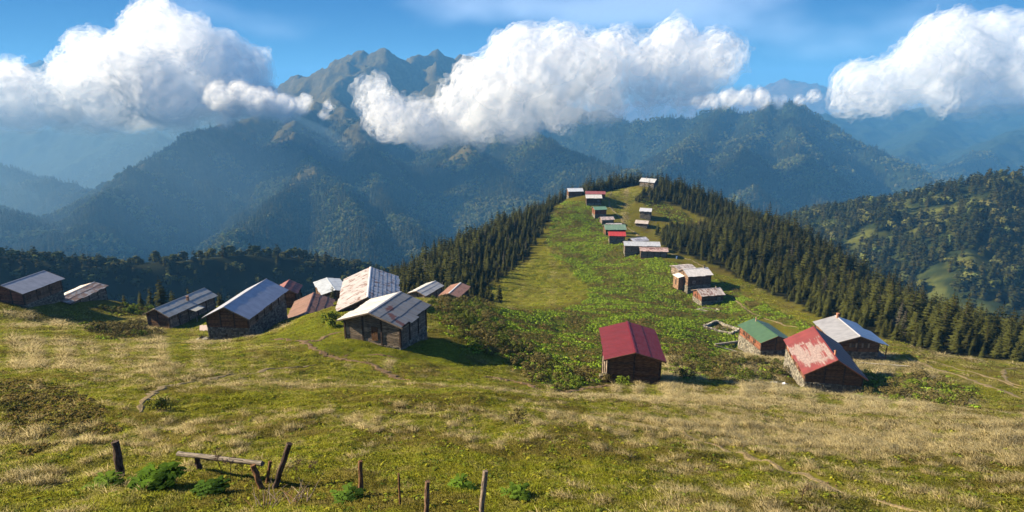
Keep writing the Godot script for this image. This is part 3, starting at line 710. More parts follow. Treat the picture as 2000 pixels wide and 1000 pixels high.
var MEADOW := PackedVector2Array([Vector2(61.4, -221.6), Vector2(71.6, -205.3), Vector2(81.2, -193.1), Vector2(78.6, -137.4), Vector2(80.3, -120.5), Vector2(90.8, -111.3), Vector2(98.3, -109.3), Vector2(64.4, -69.9), Vector2(57.8, -69.4), Vector2(77.1, -106.2), Vector2(75.9, -132.3), Vector2(73.6, -186.3)])
var HEATH := PackedVector2Array([Vector2(-32.4, -35.5), Vector2(-28.2, -34.9), Vector2(-20.7, -28.5), Vector2(-17.3, -23), Vector2(-18, -21.7), Vector2(-19.5, -20.6)])
var SHRUBS_A := PackedVector2Array([Vector2(-16.4, -119.5), Vector2(-12.2, -173.1), Vector2(-4.1, -116.4), Vector2(3, -83.7), Vector2(10.2, -69.8), Vector2(7.9, -57), Vector2(3.8, -52.3), Vector2(1.7, -61.9), Vector2(-0.7, -74.2), Vector2(-6.6, -73.1), Vector2(-11.1, -88.9)])
var SHRUBS_B := PackedVector2Array([Vector2(26, -96.1), Vector2(39, -97.8), Vector2(46.7, -96.1), Vector2(38.3, -83.8), Vector2(27.9, -72.5), Vector2(20.6, -70.2)])
var SHRUBS_C := PackedVector2Array([Vector2(54.5, -86.4), Vector2(66, -90.3), Vector2(65.3, -78.3), Vector2(51.5, -62.7), Vector2(49.9, -71.1), Vector2(47.9, -74.4)])
var SHRUBS_D := PackedVector2Array([Vector2(-78.1, -102.9), Vector2(-72.5, -113.7), Vector2(-60, -97), Vector2(-51.9, -72.2)])
var SHRUBS_E := PackedVector2Array([Vector2(-86.7, -120.9), Vector2(-85.3, -130.4), Vector2(-79.1, -129.4), Vector2(-78, -123), Vector2(-82, -119.2)])
var SHRUBS_F := PackedVector2Array([Vector2(68, -336.1), Vector2(83.6, -330.2), Vector2(94.7, -292.4), Vector2(85.4, -294.5), Vector2(75.4, -306.2), Vector2(72, -324.9)])
var SHRUBS_G := PackedVector2Array([Vector2(-27.2, -90.2), Vector2(-25.6, -87.9), Vector2(-20.4, -73.3), Vector2(-27.4, -83)])
var FOREST_LEFT := PackedVector2Array([Vector2(29.1, -332.1), Vector2(22.6, -326.3), Vector2(17, -284.6), Vector2(12.1, -262.6), Vector2(6, -231.5), Vector2(-0.9, -207.2), Vector2(-6.3, -188.5), Vector2(-8.3, -182.7), Vector2(-4, -160), Vector2(-30, -162), Vector2(-44, -172), Vector2(-55, -180), Vector2(-75, -205), Vector2(-78, -245), Vector2(-60, -290), Vector2(-35, -330), Vector2(0, -365), Vector2(40, -400), Vector2(100, -405), Vector2(135, -372), Vector2(128, -350), Vector2(102, -352), Vector2(88, -368), Vector2(66, -366), Vector2(50, -358)])
var FOREST_RIGHT := PackedVector2Array([Vector2(66.5, -334.4), Vector2(74.2, -324.9), Vector2(84.4, -333.6), Vector2(102, -299.7), Vector2(88.2, -294), Vector2(78.6, -297.4), Vector2(69.6, -285.3), Vector2(60.3, -239.9), Vector2(65.5, -230), Vector2(73.9, -218.6), Vector2(81.2, -193.1), Vector2(84.6, -171), Vector2(81.4, -142.6), Vector2(83.1, -125), Vector2(88.5, -118.1), Vector2(96.3, -115.6), Vector2(103.9, -114.6), Vector2(140, -115), Vector2(165, -120), Vector2(172, -160), Vector2(168, -220), Vector2(165, -270), Vector2(155, -330), Vector2(130, -372), Vector2(92, -372), Vector2(84, -360)])
var FOREST_BACK := PackedVector2Array([Vector2(-62.8, -124.5), Vector2(-51.3, -126.2), Vector2(-44, -128), Vector2(-34, -150), Vector2(-60, -190), Vector2(-95, -180), Vector2(-120, -160), Vector2(-100, -140)])
var roads := [
	[PackedVector2Array([Vector2(-36.1, -78.2), Vector2(-33.7, -78.1), Vector2(-30.9, -77.2), Vector2(-25.6, -69.4), Vector2(-22.3, -63.8), Vector2(-20.1, -61.2), Vector2(-18.1, -59.7), Vector2(-15.9, -58.5), Vector2(-14.2, -56.9), Vector2(-12.2, -53.7), Vector2(-10.3, -50.3), Vector2(-8.8, -48.1)]), .55, "dirt_scar"],
	[PackedVector2Array([Vector2(-25.6, -69.4), Vector2(-23.5, -68.7), Vector2(-24.2, -74.9), Vector2(-22.7, -78.4)]), .5, "dirt_scar"],
	[PackedVector2Array([Vector2(-18.3, -60.3), Vector2(-17, -62.5), Vector2(-15.5, -63.8), Vector2(-12.3, -63.3)]), .4, "dirt_scar"],
	[PackedVector2Array([Vector2(-5.5, -60.4), Vector2(-2.6, -57.1), Vector2(0, -56.4), Vector2(2.8, -51.1), Vector2(4.7, -51), Vector2(8.1, -58.8), Vector2(11.6, -63.4)]), .6, "dirt_scar"],
	[PackedVector2Array([Vector2(5.9, -29.5), Vector2(7.3, -28), Vector2(8.1, -26.2), Vector2(9, -23.8), Vector2(9.4, -21), Vector2(9.7, -18.1), Vector2(10.1, -16.3), Vector2(10.2, -14.7), Vector2(10.6, -13.6)]), .22, "dirt_track"],
	[PackedVector2Array([Vector2(58.8, -358.9), Vector2(53, -331), Vector2(51.7, -318.3), Vector2(53.9, -308.1), Vector2(55.7, -294.5), Vector2(57.8, -281.4), Vector2(55.9, -248.7), Vector2(59.7, -230.6), Vector2(67, -221.1), Vector2(71.8, -206.1)]), .7, "path"],
	[PackedVector2Array([Vector2(68.2, -184.5), Vector2(69.3, -178.5), Vector2(68.3, -163.8), Vector2(69.4, -149.9), Vector2(71.4, -142.9)]), .5, "path"],
	[PackedVector2Array([Vector2(77.6, -111.3), Vector2(74.7, -102.8), Vector2(73.6, -94.9), Vector2(73.5, -89.2), Vector2(71.6, -81.1), Vector2(70, -76)]), .7, "dirt_track"],
	[PackedVector2Array([Vector2(79.4, -109.6), Vector2(78.4, -100.3), Vector2(78, -94.9), Vector2(77.5, -88.1), Vector2(76.6, -83.5)]), .45, "dirt_track"],
	[PackedVector2Array([Vector2(96.1, -105.9), Vector2(89.3, -101.3), Vector2(81.3, -93), Vector2(78, -87.5), Vector2(78.1, -85.2)]), .5, "dirt_track"],
	[PackedVector2Array([Vector2(40.3, -48.8), Vector2(51.6, -59), Vector2(54.1, -58.3)]), .4, "dirt_track"],
	[PackedVector2Array([Vector2(-19, -28.1), Vector2(-20.1, -30.1), Vector2(-21.7, -33.7), Vector2(-22.5, -37.2), Vector2(-23, -41.8), Vector2(-21.8, -49.8), Vector2(-19, -55)]), .34, "footpath"],
]
var dry_n := noise(31, .045, 3)
var dry_f := noise(32, .35, 2)
var dark_n := noise(33, .12, 3)


func inside(p: PackedVector2Array, x: float, z: float) -> bool:
	var w := dark_n.get_noise_2d(x * 1.4, z * 1.4)
	return Geometry2D.is_point_in_polygon(Vector2(x + w * 3.0, z + w * 2.0), p)


func dryness(x: float, z: float) -> float:
	var d := .06 + .0022 * clampf(x, -60.0, 40.0) + dry_n.get_noise_2d(x * .6, z * 1.6) * .5 + dry_f.get_noise_2d(x, z) * .35
	var deg := rad_to_deg(atan2(x, -z))
	d += .25 * sstep(5.0, 22.0, deg) - .10 * sstep(-20.0, -6.0, deg) * sstep(8.0, -4.0, deg) * sstep(-40.0, -55.0, z)
	d += .12 * sstep(-25.0, -34.0, deg)
	if x > 40.0 and inside(MEADOW, x, z):
		d -= .30
	d -= .12 * sstep(20.0, 12.0, sqrt(x * x + z * z)) * (2.0 if deg < -4.0 else 1.0) + .33 * sstep(130.0, 160.0, sqrt(x * x + z * z))
	return d


var clump := noise(34, 1.1, 2)
var T_GREEN := Vector3(.185, .180, .02)
var T_LUSH := Vector3(.140, .170, .014)
var T_DRY := Vector3(.31, .25, .115)
var T_BROWN := Vector3(.12, .082, .030)
var T_LEAF := Vector3(.14, .20, .018)
var T_DARK := Vector3(.045, .05, .016)
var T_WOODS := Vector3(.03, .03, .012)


func soil(x: float, z: float) -> Vector3:  # the colour of the sward itself
	var r := sqrt(x * x + z * z)
	var c := T_GREEN.lerp(T_DRY, clampf(dryness(x, z), 0.0, 1.0) * .75)
	c = c.lerp(T_BROWN, .55 * sstep(.05, .4, dark_n.get_noise_2d(x + 70.0, z)))
	if r < 45.0:
		if inside(HEATH, x, z):
			c = c.lerp(T_BROWN, .75)
		return c
	if inside(TURF, x, z):
		c = T_GREEN.lerp(T_LUSH, .7)
	elif inside(SUMMIT, x, z):
		c = Vector3(.22, .215, .026).lerp(T_DRY, .3)
	elif inside(BOWL, x, z):
		c = Vector3(.25, .25, .024).lerp(T_DRY, .2 + .5 * dry_n.get_noise_2d(x * 2.0, z * 2.0)).lerp(T_GREEN, clampf(.3 + dry_f.get_noise_2d(x, z), 0.0, .8))
	elif inside(LEAFY, x, z) or inside(LEAFY2, x, z):
		c = T_LEAF.lerp(T_BROWN, .35 + .5 * dark_n.get_noise_2d(x, z))
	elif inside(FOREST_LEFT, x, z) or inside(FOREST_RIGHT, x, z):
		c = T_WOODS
	elif r > 135.0:
		c = c.lerp(T_BROWN, .25)
	for s in [SHRUBS_A, SHRUBS_B, SHRUBS_C, SHRUBS_D, SHRUBS_E, SHRUBS_F]:
		if inside(s, x, z):
			c = c.lerp(T_DARK, .4)
			break
	return c


# ---------------------------------------------------------------- ground and far mountains
func polar(azs: PackedFloat32Array, rs: PackedFloat32Array, far: bool, trees: Array) -> Dictionary:
	var na := azs.size()
	var nr := rs.size()
	var pos := PackedVector3Array()
	pos.resize(na * nr)
	for j in na:
		var sa := sin(azs[j])
		var ca := -cos(azs[j])
		for i in nr:
			pos[j * nr + i] = Vector3(sa * rs[i], land(sa * rs[i], ca * rs[i]), ca * rs[i])
	var nor := PackedVector3Array()
	nor.resize(na * nr)
	var col := PackedColorArray()
	col.resize(na * nr)
	var grp := PackedInt32Array()
	grp.resize(na * nr)
	var alp := noise(41, 1.0 / 260.0, 3)
	for j in na:
		var top := -9.0
		for i in nr:
			var q := j * nr + i
			var p := pos[q]
			var d1 := pos[j * nr + mini(i + 1, nr - 1)] - pos[j * nr + maxi(i - 1, 0)]
			var d2 := pos[mini(j + 1, na - 1) * nr + i] - pos[maxi(j - 1, 0) * nr + i]
			var n := d2.cross(d1).normalized()
			if n.y < 0.0:
				n = -n
			nor[q] = n
			if not far:
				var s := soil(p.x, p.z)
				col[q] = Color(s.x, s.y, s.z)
				continue
			var g := far_group(p.x, p.z)
			grp[q] = g
			var a := alp.get_noise_2d(p.x, p.z)
			var high := sstep(-330.0, -130.0, p.y + a * 190.0) if g > 1 else 0.0
			if g == 4 or g == 6:
				high = sstep(-60.0, 130.0, p.y + a * 150.0)
			if g == 5:
				high = 1.0
			var c := Vector3(.030, .042, .018).lerp(Vector3(.115, .095, .038), high)
			if g == 5:
				c = Vector3(.17, .11, .075)
			c = c.lerp(Vector3(.16, .14, .12), sstep(.62, .45, n.y) * high * .8)
			if g == 1:
				c = c.lerp(Vector3(.11, .12, .03), sstep(.08, .3, mn2.get_noise_2d(p.x * 2.2, p.z * 2.2)))
			if g == 0:
				c = Vector3(.03, .034, .014)
			col[q] = Color(c.x, c.y, c.z)
			# trees stand where the camera's side of the slope shows
			if i < nr - 1 and j < na - 1 and rs[i] > 300.0:
				var e := (p.y + 14.0) / rs[i]
				if e > top - .004:
					var cell := rs[i] * (azs[mini(j + 1, na - 1)] - azs[j]) * (rs[i + 1] - rs[i])
					var dens := 1.0 / 62.0 if rs[i] < 1000.0 else (1.0 / 95.0 if rs[i] < 3000.0 else 1.0 / 260.0)
					dens *= 1.0 - high * 1.02
					if g == 1:
						dens *= 1.0 - .93 * sstep(.02, .2, mn2.get_noise_2d(p.x * 2.2, p.z * 2.2))
					if rs[i] > 4600.0 or g == 5:
						dens = 0.0
					var want := cell * dens * 1.15
					var k := int(want) + (1 if rng.randf() < want - int(want) else 0)
					for t in k:
						var rr := rs[i] + rng.randf() * (rs[i + 1] - rs[i])
						var aa := azs[j] + rng.randf() * (azs[j + 1] - azs[j])
						trees.append([sin(aa) * rr, -cos(aa) * rr, g, rr])
				top = maxf(top, p.y / rs[i])
	var out := {}
	for j in na - 1:
		for i in nr - 1:
			var q := j * nr + i
			var g := grp[q]
			if not out.has(g):
				out[g] = PackedInt32Array()
			var a: PackedInt32Array = out[g]
			a.append(q); a.append(q + 1); a.append(q + nr + 1)
			a.append(q); a.append(q + nr + 1); a.append(q + nr)
			out[g] = a
	var res := {}
	for g in out:
		var remap := PackedInt32Array()
		remap.resize(na * nr)
		remap.fill(-1)
		var m := MB.new()
		for q in out[g]:
			if remap[q] < 0:
				remap[q] = m.v.size()
				m.v.append(pos[q]); m.n.append(nor[q]); m.c.append(col[q]); m.uv.append(Vector2(pos[q].x, pos[q].z))
			m.ix.append(remap[q])
		res[g] = m
	return res


func earth_tex(s: int, freq: float, lo: float, hi: float, w := 512) -> ImageTexture:
	var f := noise(s, freq, 5)
	var im := f.get_seamless_image(w, w)
	var out := Image.create(w, w, false, Image.FORMAT_RGB8)
	for y in w:
		for x in w:
			var k := lerpf(lo, hi, im.get_pixel(x, y).r)
			out.set_pixel(x, y, Color(k, k, k * .97))
	return ImageTexture.create_from_image(out)


func build_land() -> void:
	var gm := mat(Color.WHITE, 1.0, earth_tex(51, .03, .45, 1.0), true)
	gm.uv1_triplanar = true
	gm.uv1_world_triplanar = true
	gm.uv1_scale = Vector3(.23, .23, .23)
	gm.metallic_specular = .1
	var azs := PackedFloat32Array()
	var a := -180.0
	while a < 180.01:
		azs.append(a * DEG)
		a += .28 if absf(a) < 52.0 else 4.0
	var rs := PackedFloat32Array()
	var r := 2.0
	while r < 430.0:
		rs.append(r)
		r *= 1.0155
	var last := r / 1.0155
	rs.append(430.0)
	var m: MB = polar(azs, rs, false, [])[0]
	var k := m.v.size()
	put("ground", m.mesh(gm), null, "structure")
	azs = PackedFloat32Array()
	a = -62.0
	while a < 62.01:
		azs.append(a * DEG)
		a += .22
	rs = PackedFloat32Array()
	r = 429.5
	while r < 10500.0:
		rs.append(r)
		r *= 1.0095
	var trees := []
	var far := polar(azs, rs, true, trees)
	var fm := mat(Color.WHITE, 1.0, earth_tex(53, .025, .5, 1.0, 256), true)
	fm.uv1_triplanar = true
	fm.uv1_world_triplanar = true
	fm.uv1_scale = Vector3(.006, .006, .006)
	fm.metallic_specular = .1
	var names := {0: "hill", 1: "hill", 2: "mountain", 3: "mountain", 4: "mountain", 5: "mountain", 6: "mountain"}
	for g in [0, 1, 2, 3, 4, 5, 6]:
		if far.has(g):
			put(names[g], far[g].mesh(fm), null, "structure")
	plant_far(trees)


func draped(line: PackedVector2Array, width: float, mt: Material, called: String) -> void:  # a worn strip that follows the ground
	var m := MB.new()
	var cv := Curve2D.new()
	for i in line.size():
		var t := (line[mini(i + 1, line.size() - 1)] - line[maxi(i - 1, 0)]) / 6.0
		cv.add_point(line[i], -t, t)
	var L := cv.get_baked_length()
	var st := .35 if line[0].length() < 90.0 else .8
	var N := maxi(4, int(L / st))
	var prev := []
	for i in N + 1:
		var p := cv.sample_baked(L * i / N)
		var d := (cv.sample_baked(minf(L, L * i / N + .3)) - cv.sample_baked(maxf(0, L * i / N - .3))).normalized()
		var o := Vector2(-d.y, d.x)
		var wl := width * (.7 + 1.1 * rough_n.get_noise_2d(i * 2.3, 7.0 + width * 90.0))
		var wr := width * (.7 + 1.1 * rough_n.get_noise_2d(i * 2.3, 90.0 + width * 50.0))
		var taper := minf(1.0, minf(i, N - i) / 4.0)
		var row := []
		for k in 5:
			var s := lerpf(-wl, wr, k / 4.0) * taper
			var q := p + o * s
			var h := land(q.x, q.y) + (.015 + .1 * width if k > 0 and k < 4 else -.015) + .03 * rough_n.get_noise_2d(q.x * 4.0, q.y * 4.0)
			row.append(Vector3(q.x, h, q.y))
		if i > 0:
			for k in 4:
				m.quad(prev[k], row[k], row[k + 1], prev[k + 1])
		prev = row
	for i in m.n.size():
		if m.n[i].y < 0.0:
			m.n[i] = -m.n[i]
	put(called, m.mesh(mt), null, "structure")


func road_distance(x: float, z: float) -> float:
	var best := 99.0
	var p := Vector2(x, z)
	for rd in roads:
		var l: PackedVector2Array = rd[0]
		for i in l.size() - 1:
			best = minf(best, p.distance_to(Geometry2D.get_closest_point_to_segment(p, l[i], l[i + 1])) - rd[1])
	return best


# ---------------------------------------------------------------- trees
func spray(m: MB, at: Vector3, dir: Vector3, len_: float, wid: float, col: Color, r: RandomNumberGenerator) -> void:  # one drooping spruce bough as a few ragged blades
	var side := dir.cross(Vector3.UP).normalized()
	var nn := (Vector3.UP + dir * .6).normalized()
	var tip := at + dir * len_ + Vector3.DOWN * len_ * .28
	var mid := at + dir * len_ * .55 + Vector3.DOWN * len_ * .08
	for s in [-1.0, 1.0]:
		m.tri(at, mid + side * wid * s * r.randf_range(.7, 1.1) + Vector3.DOWN * wid * .35, tip, col * r.randf_range(.8, 1.2), (nn + side * s * .35).normalized())
	for k in 3:
		var t := r.randf_range(.25, .85)
		var b := at.lerp(tip, t)
		var s := -1.0 if r.randf() < .5 else 1.0
		m.tri(b, b + side * s * wid * r.randf_range(.8, 1.4) + Vector3.DOWN * wid * .5, b + dir * len_ * .25 + Vector3.DOWN * wid * .2, col * r.randf_range(.7, 1.15), (nn + side * s * .5).normalized())


func spruce_crown(s: int, h: float, rad: float, base: float, levels: int, per: int) -> MB:
	var r := RandomNumberGenerator.new()
	r.seed = s
	var m := MB.new()
	for i in levels:
		var t := float(i) / levels
		var y := lerpf(base, h * .985, pow(t, .92))
		var reach := rad * pow(1.0 - t, .66) * r.randf_range(.78, 1.12) + .12
		var n := maxi(4, int(per * (1.0 - t * .55)))
		var off := r.randf() * TAU
		for k in n:
			if r.randf() < .07:
				continue
			var a := off + TAU * k / n + r.randf_range(-.3, .3)
			var L := reach * r.randf_range(.55, 1.2)
			var d := Vector3(cos(a), lerpf(-.12, .55, t), sin(a)).normalized()
			var tone := r.randf_range(.55, 1.4)
			spray(m, Vector3(0, y + r.randf_range(-.2, .2), 0), d, L, L * .42 + .12, Color(tone, tone * r.randf_range(.95, 1.05), tone), r)
	m.tri(Vector3(-.12, h * .93, 0), Vector3(.12, h * .93, 0), Vector3(0, h * 1.02, 0), Color.WHITE, Vector3.UP)
	m.tri(Vector3(0, h * .93, -.12), Vector3(0, h * .93, .12), Vector3(0, h * 1.02, 0), Color.WHITE, Vector3.UP)
	return m


func leaf_crown(s: int, h: float, rad: float, clumps: int, leaves: int, size: float) -> MB:  # clumps of leaf-sized faces spread through an uneven crown
	var r := RandomNumberGenerator.new()
	r.seed = s
	var m := MB.new()
	for i in clumps:
		var a := r.randf() * TAU
		var y := r.randf()
		var w := rad * sin(PI * (.12 + .8 * y)) * sqrt(r.randf())
		var c := Vector3(cos(a) * w, h * (.22 + .68 * y), sin(a) * w)
		var cr_ := rad * r.randf_range(.28, .5)
		var tone := r.randf_range(.7, 1.3)
		for k in leaves:
			var d := Vector3(r.randfn(), r.randfn() + .25, r.randfn()).normalized()
			var p := c + d * cr_ * r.randf_range(.6, 1.0)
			var q := Vector3(r.randfn(), r.randfn(), r.randfn()).normalized()
			var e1 := d.cross(q).normalized() * size * r.randf_range(.7, 1.3)
			var e2 := (d.cross(e1).normalized() + d * .3) * size * r.randf_range(.7, 1.3)
			var cc := Color(tone, tone, tone) * r.randf_range(.8, 1.2)
			m.tri(p - e1, p + e1 - e2 * .4, p + e2, cc, (d + Vector3.UP * .3).normalized())
	return m


func leafmat(c: Color, back := .35) -> StandardMaterial3D:
	var m := mat(c, .8, null, true)
	m.backlight_enabled = true
	m.backlight = Color(back, back, back * .6)
	m.cull_mode = BaseMaterial3D.CULL_DISABLED
	m.metallic_specular = .06
	return m


var spruce_m := leafmat(lin(.036, .040, .011), .25)
var bark_m := mat(lin(.07, .05, .035), .95)


func plant_far(trees: Array) -> void:
	var conifer := spruce_crown(7, 1.0, .17, .06, 9, 6).mesh(spruce_m)
	var broad := leaf_crown(8, 1.0, .48, 8, 9, .19).mesh(leafmat(lin(.085, .10, .03), .35))
	var sets := {}
	for t in trees:
		var x: float = t[0]
		var z: float = t[1]
		var g: int = t[2]
		var lowpart := mn1.get_noise_2d(x * 1.7, z * 1.7) + .25 * rng.randf()
		var con := lowpart > .28 if g != 0 else rng.randf() < .45
		if g == 1:
			con = rng.randf() < .88
		var key := g * 2 + (1 if con else 0)
		if not sets.has(key):
			sets[key] = [[], []]
		var h := rng.randf_range(10.0, 18.0) if con else rng.randf_range(9.0, 16.0)
		var w := h * rng.randf_range(.85, 1.15)
		if g <= 1:
			h *= .85 if g else .58
			w *= .85 if g else .62
		var y := land(x, z) - .4
		sets[key][0].append(Transform3D(Basis.from_euler(Vector3(0, rng.randf() * TAU, 0)).scaled(Vector3(w, h, w)), Vector3(x, y, z)))
		var k: float = rng.randf_range(.7, 1.35) * ([.6, .85][g] if g <= 1 else 1.0)
		sets[key][1].append(Color(k * rng.randf_range(.9, 1.25), k, k * rng.randf_range(.8, 1.1)))
	var where := {0: "on the low dark ridge behind the left cottages", 1: "on the hill at the right edge", 2: "on the central massif under the clouds", 3: "on the hazy slopes of the left valley", 4: "on the mountain right of the spur", 5: "on the far brown range", 6: "in the blue valley on the right"}
	for key in sets:
		var g: int = key / 2
		many("conifer_forest" if key % 2 else "broadleaf_forest", conifer if key % 2 else broad, sets[key][0], sets[key][1], ("conifers " if key % 2 else "broadleaf trees ") + where[g], "forest")
	print("far trees ", trees.size())


func scatter(poly: PackedVector2Array, step: float, fill: float) -> Array:
	var lo := poly[0]
	var hi := poly[0]
	for p in poly:
		lo = lo.min(p)
		hi = hi.max(p)
	var out := []
	var y := lo.y
	while y < hi.y:
		var x := lo.x
		while x < hi.x:
			var q := Vector2(x + rng.randf() * step, y + rng.randf() * step)
			if rng.randf() < fill and inside(poly, q.x, q.y):
				out.append(q)
			x += step
		y += step
	return out


func seen(p: Vector3) -> Vector3:  # place in the picture: x and y in -1..1 across the half width, z the depth
	var c := get_node("camera") as Camera3D
	var q := c.global_transform.affine_inverse() * p
	return Vector3(q.x / -q.z / .8333, q.y / -q.z / .8333, -q.z)


func edge_distance(poly: PackedVector2Array, q: Vector2) -> float:  # to the open side of a wood, which its outline starts with
	var best := 99.0
	for i in mini(poly.size() - 1, 15):
		best = minf(best, q.distance_to(Geometry2D.get_closest_point_to_segment(q, poly[i], poly[i + 1])))
	return best


func near_house(x: float, z: float, more: float) -> bool:
	for sp in cottages:
		var p: Array = sp.p
		var dx: float = x - p[0]
		var dz: float = z - p[2]
		if absf(dx) + absf(dz) > 22.0:
			continue
		var a: float = p[3] * DEG
		if absf(cos(a) * dx - sin(a) * dz) < p[5] / 2 + more and absf(sin(a) * dx + cos(a) * dz) < p[4] / 2 + more:
			return true
	return false


func plant_forest() -> void:
	var protos := []
	for i in 6:
		var h: float = [10.0, 12.0, 8.5, 13.5, 11.0, 10.5][i]
		var rd: float = [2.5, 2.3, 2.4, 2.9, 3.3, 1.7][i]
		spruce_m = [leafmat(lin(.027, .030, .009), .25), leafmat(lin(.036, .036, .010), .3), leafmat(lin(.019, .023, .009), .2), leafmat(lin(.030, .032, .009), .25), leafmat(lin(.043, .046, .012), .3), leafmat(lin(.06, .055, .042), .2)][i]
		var cm := spruce_crown(100 + i, h, rd, h * .05, 13, 10).mesh(spruce_m)
		var tm := MB.new()
		tm.tube([Vector3(0, -.6, 0), Vector3(0, h * .4, 0), Vector3(0, h * .96, 0)], [.2, .14, .02], 6, Color.WHITE, false)
		var both := spruce_crown(100 + i, h, rd, h * .05, 13, 10).mesh(spruce_m)
		tm.mesh(bark_m, both)
		protos.append([cm, tm.mesh(bark_m), both, h])
	var list := []
	for f in [[FOREST_LEFT, 2.55, .97, "left"], [FOREST_RIGHT, 2.75, .94, "right"], [FOREST_BACK, 4.5, .6, "back"]]:
		for q in scatter(f[0], f[1], f[2]):
			var s := seen(ground(q.x, q.y))
			if absf(s.x) > 1.25 or s.z < 20.0:
				continue
			var k := rng.randi() % 5 if rng.randf() > .035 else 5
			if dark_n.get_noise_2d(q.x * .55, q.y * .55) > .42:
				continue
			if f[3] == "right" and s.z < 190.0 and rng.randf() < .5:
				k = 4
			var sc := rng.randf_range(.52, .98) * (1.0 + .35 * dry_n.get_noise_2d(q.x * 3.0, q.y * 3.0))
			if rng.randf() < .22:
				sc *= rng.randf_range(.4, .8)
			if f[3] == "back":
				sc *= .62
			else:
				sc *= lerpf(.5, 1.0, sstep(0.0, 26.0, edge_distance(f[0], q)))
			if near_house(q.x, q.y, 3.0):
				continue
			list.append([s.z / (protos[k][3] * sc), q, k, sc, f[3], s.z])
	list.sort_custom(func(a, b): return a[0] < b[0])
	var rest := {}
	var done := 0
	for e in list:
		var q: Vector2 = e[1]
		var sc: float = e[3]
		var b := Basis.from_euler(Vector3(rng.randf_range(-.03, .03), rng.randf() * TAU, rng.randf_range(-.03, .03))).scaled(Vector3(sc * rng.randf_range(.85, 1.1), sc, sc * rng.randf_range(.85, 1.1)))
		var at := ground(q.x, q.y) - Vector3(0, .2, 0)
		var s := seen(at + Vector3(0, 5, 0))
		if done < 290 and absf(s.x) < 1.02 and s.y > -.52:
			var place: String = {"left": "dark spruce in the forest on the left flank of the village spur", "right": "dark spruce in the forest down the right flank of the village spur", "back": "small dark spruce behind the roofs of the left cottages"}[e[4]]
			if e[4] == "right":
				place = "dark spruce at the lower right edge of the forest below the hill" if q.x > 86.0 else ("dark spruce in the forest edge behind the grey and blue roofed house" if q.x > 66.0 else "dark spruce in the forest right of the two storey house")
			elif e[4] == "left":
				place = "dark spruce at the foot of the left forest behind the sheds" if q.y > -205.0 else "dark spruce in the upper left forest beside the lawn of the ridge"
			if e[2] == 5:
				place = place.replace("dark spruce", "pale half bare spruce")
			var o := thing("spruce_tree", place, "tree", Vector3.ZERO, 0.0, place)
			o.transform = Transform3D(b, at)
			part("trunk", protos[e[2]][1], o)
			part("crown", protos[e[2]][0], o)
			done += 1
		else:
			var key: String = "%s%d" % [e[4], e[2]]
			if not rest.has(key):
				rest[key] = [[], e[2], e[4]]
			rest[key][0].append(Transform3D(b, at))
	for side in ["left", "right", "back"]:
		var sorts := []
		for k in 6:
			var key := "%s%d" % [side, k]
			if rest.has(key):
				sorts.append(["spruces", protos[k][2], rest[key][0], []])
		masses("spruce_forest", sorts, "dense dark spruce forest on the %s" % {"left": "left flank of the spur", "right": "right flank of the spur", "back": "slope behind the left cottages"}[side], "forest")
	print("near spruces ", list.size())


# ---------------------------------------------------------------- grass and plants
func grass_patch(s: int, rad: float, blades: int, h0: float, h1: float, wid: float, splay: float) -> ArrayMesh:
	var r := RandomNumberGenerator.new()
	r.seed = s
	var m := MB.new()
	for i in blades:
		var a := r.randf() * TAU
		var q := rad * sqrt(r.randf())
		var b := Vector3(cos(a) * q, -.03, sin(a) * q)
		var h := r.randf_range(h0, h1)
		var ya := r.randf() * TAU
		var out := (Vector3(cos(a), 0, sin(a)) * (q / rad) * .7 + Vector3(cos(ya), 0, sin(ya)) * .6) * splay * h
		var side := Vector3(cos(ya + 1.3), 0, sin(ya + 1.3)) * wid * r.randf_range(.6, 1.2)
		var mid := b + out * .35 + Vector3.UP * h * .65
		var tip := b + out + Vector3.UP * h * r.randf_range(.8, 1.0)
		var k := r.randf_range(.72, 1.25)
		var c := Color(k, k * r.randf_range(.93, 1.05), k)
		var n := (Vector3.UP + out.normalized() * .45).normalized()
		m.tri(b - side, b + side, mid + side * .6, c, n)
		m.tri(b - side, mid + side * .6, mid - side * .6, c, n)
		m.tri(mid - side * .6, mid + side * .6, tip, c * 1.1, n)
	return m.mesh(grass_m)


func rosette(s: int, leaves: int, reach: float, size: float, h: float, mt: Material) -> ArrayMesh:  # broad leaves on stalks
	var r := RandomNumberGenerator.new()
	r.seed = s
	var m := MB.new()
	for i in leaves:
		var a := TAU * i / leaves + r.randf_range(-.4, .4)
		var d := Vector3(cos(a), 0, sin(a))
		var q := reach * r.randf_range(.35, 1.0)
		var c := d * q + Vector3.UP * h * r.randf_range(.55, 1.1)
		var tiltv := (Vector3.UP + d * r.randf_range(.1, .7)).normalized()
		var f := d.slide(tiltv).normalized()
		var g := tiltv.cross(f)
		var L := size * r.randf_range(.7, 1.2)
		var k := r.randf_range(.7, 1.3)
		var col := Color(k * r.randf_range(.9, 1.15), k, k * .9)
		var p := [c - f * L * .7, c + g * L * .6 - f * L * .2 + tiltv * L * .12, c + g * L * .45 + f * L * .5 + tiltv * L * .05, c + f * L - tiltv * L * .25, c - g * L * .45 + f * L * .5 + tiltv * L * .05, c - g * L * .6 - f * L * .2 + tiltv * L * .12]
		for t in 4:
			m.tri(p[0], p[t + 1], p[t + 2], col * (1.0 if t < 2 else .9), (tiltv + g * (.25 if t < 2 else -.25)).normalized())
	return m.mesh(mt)


var grass_m := leafmat(Color.WHITE, .5)
var leaf_white := leafmat(Color.WHITE, .4)


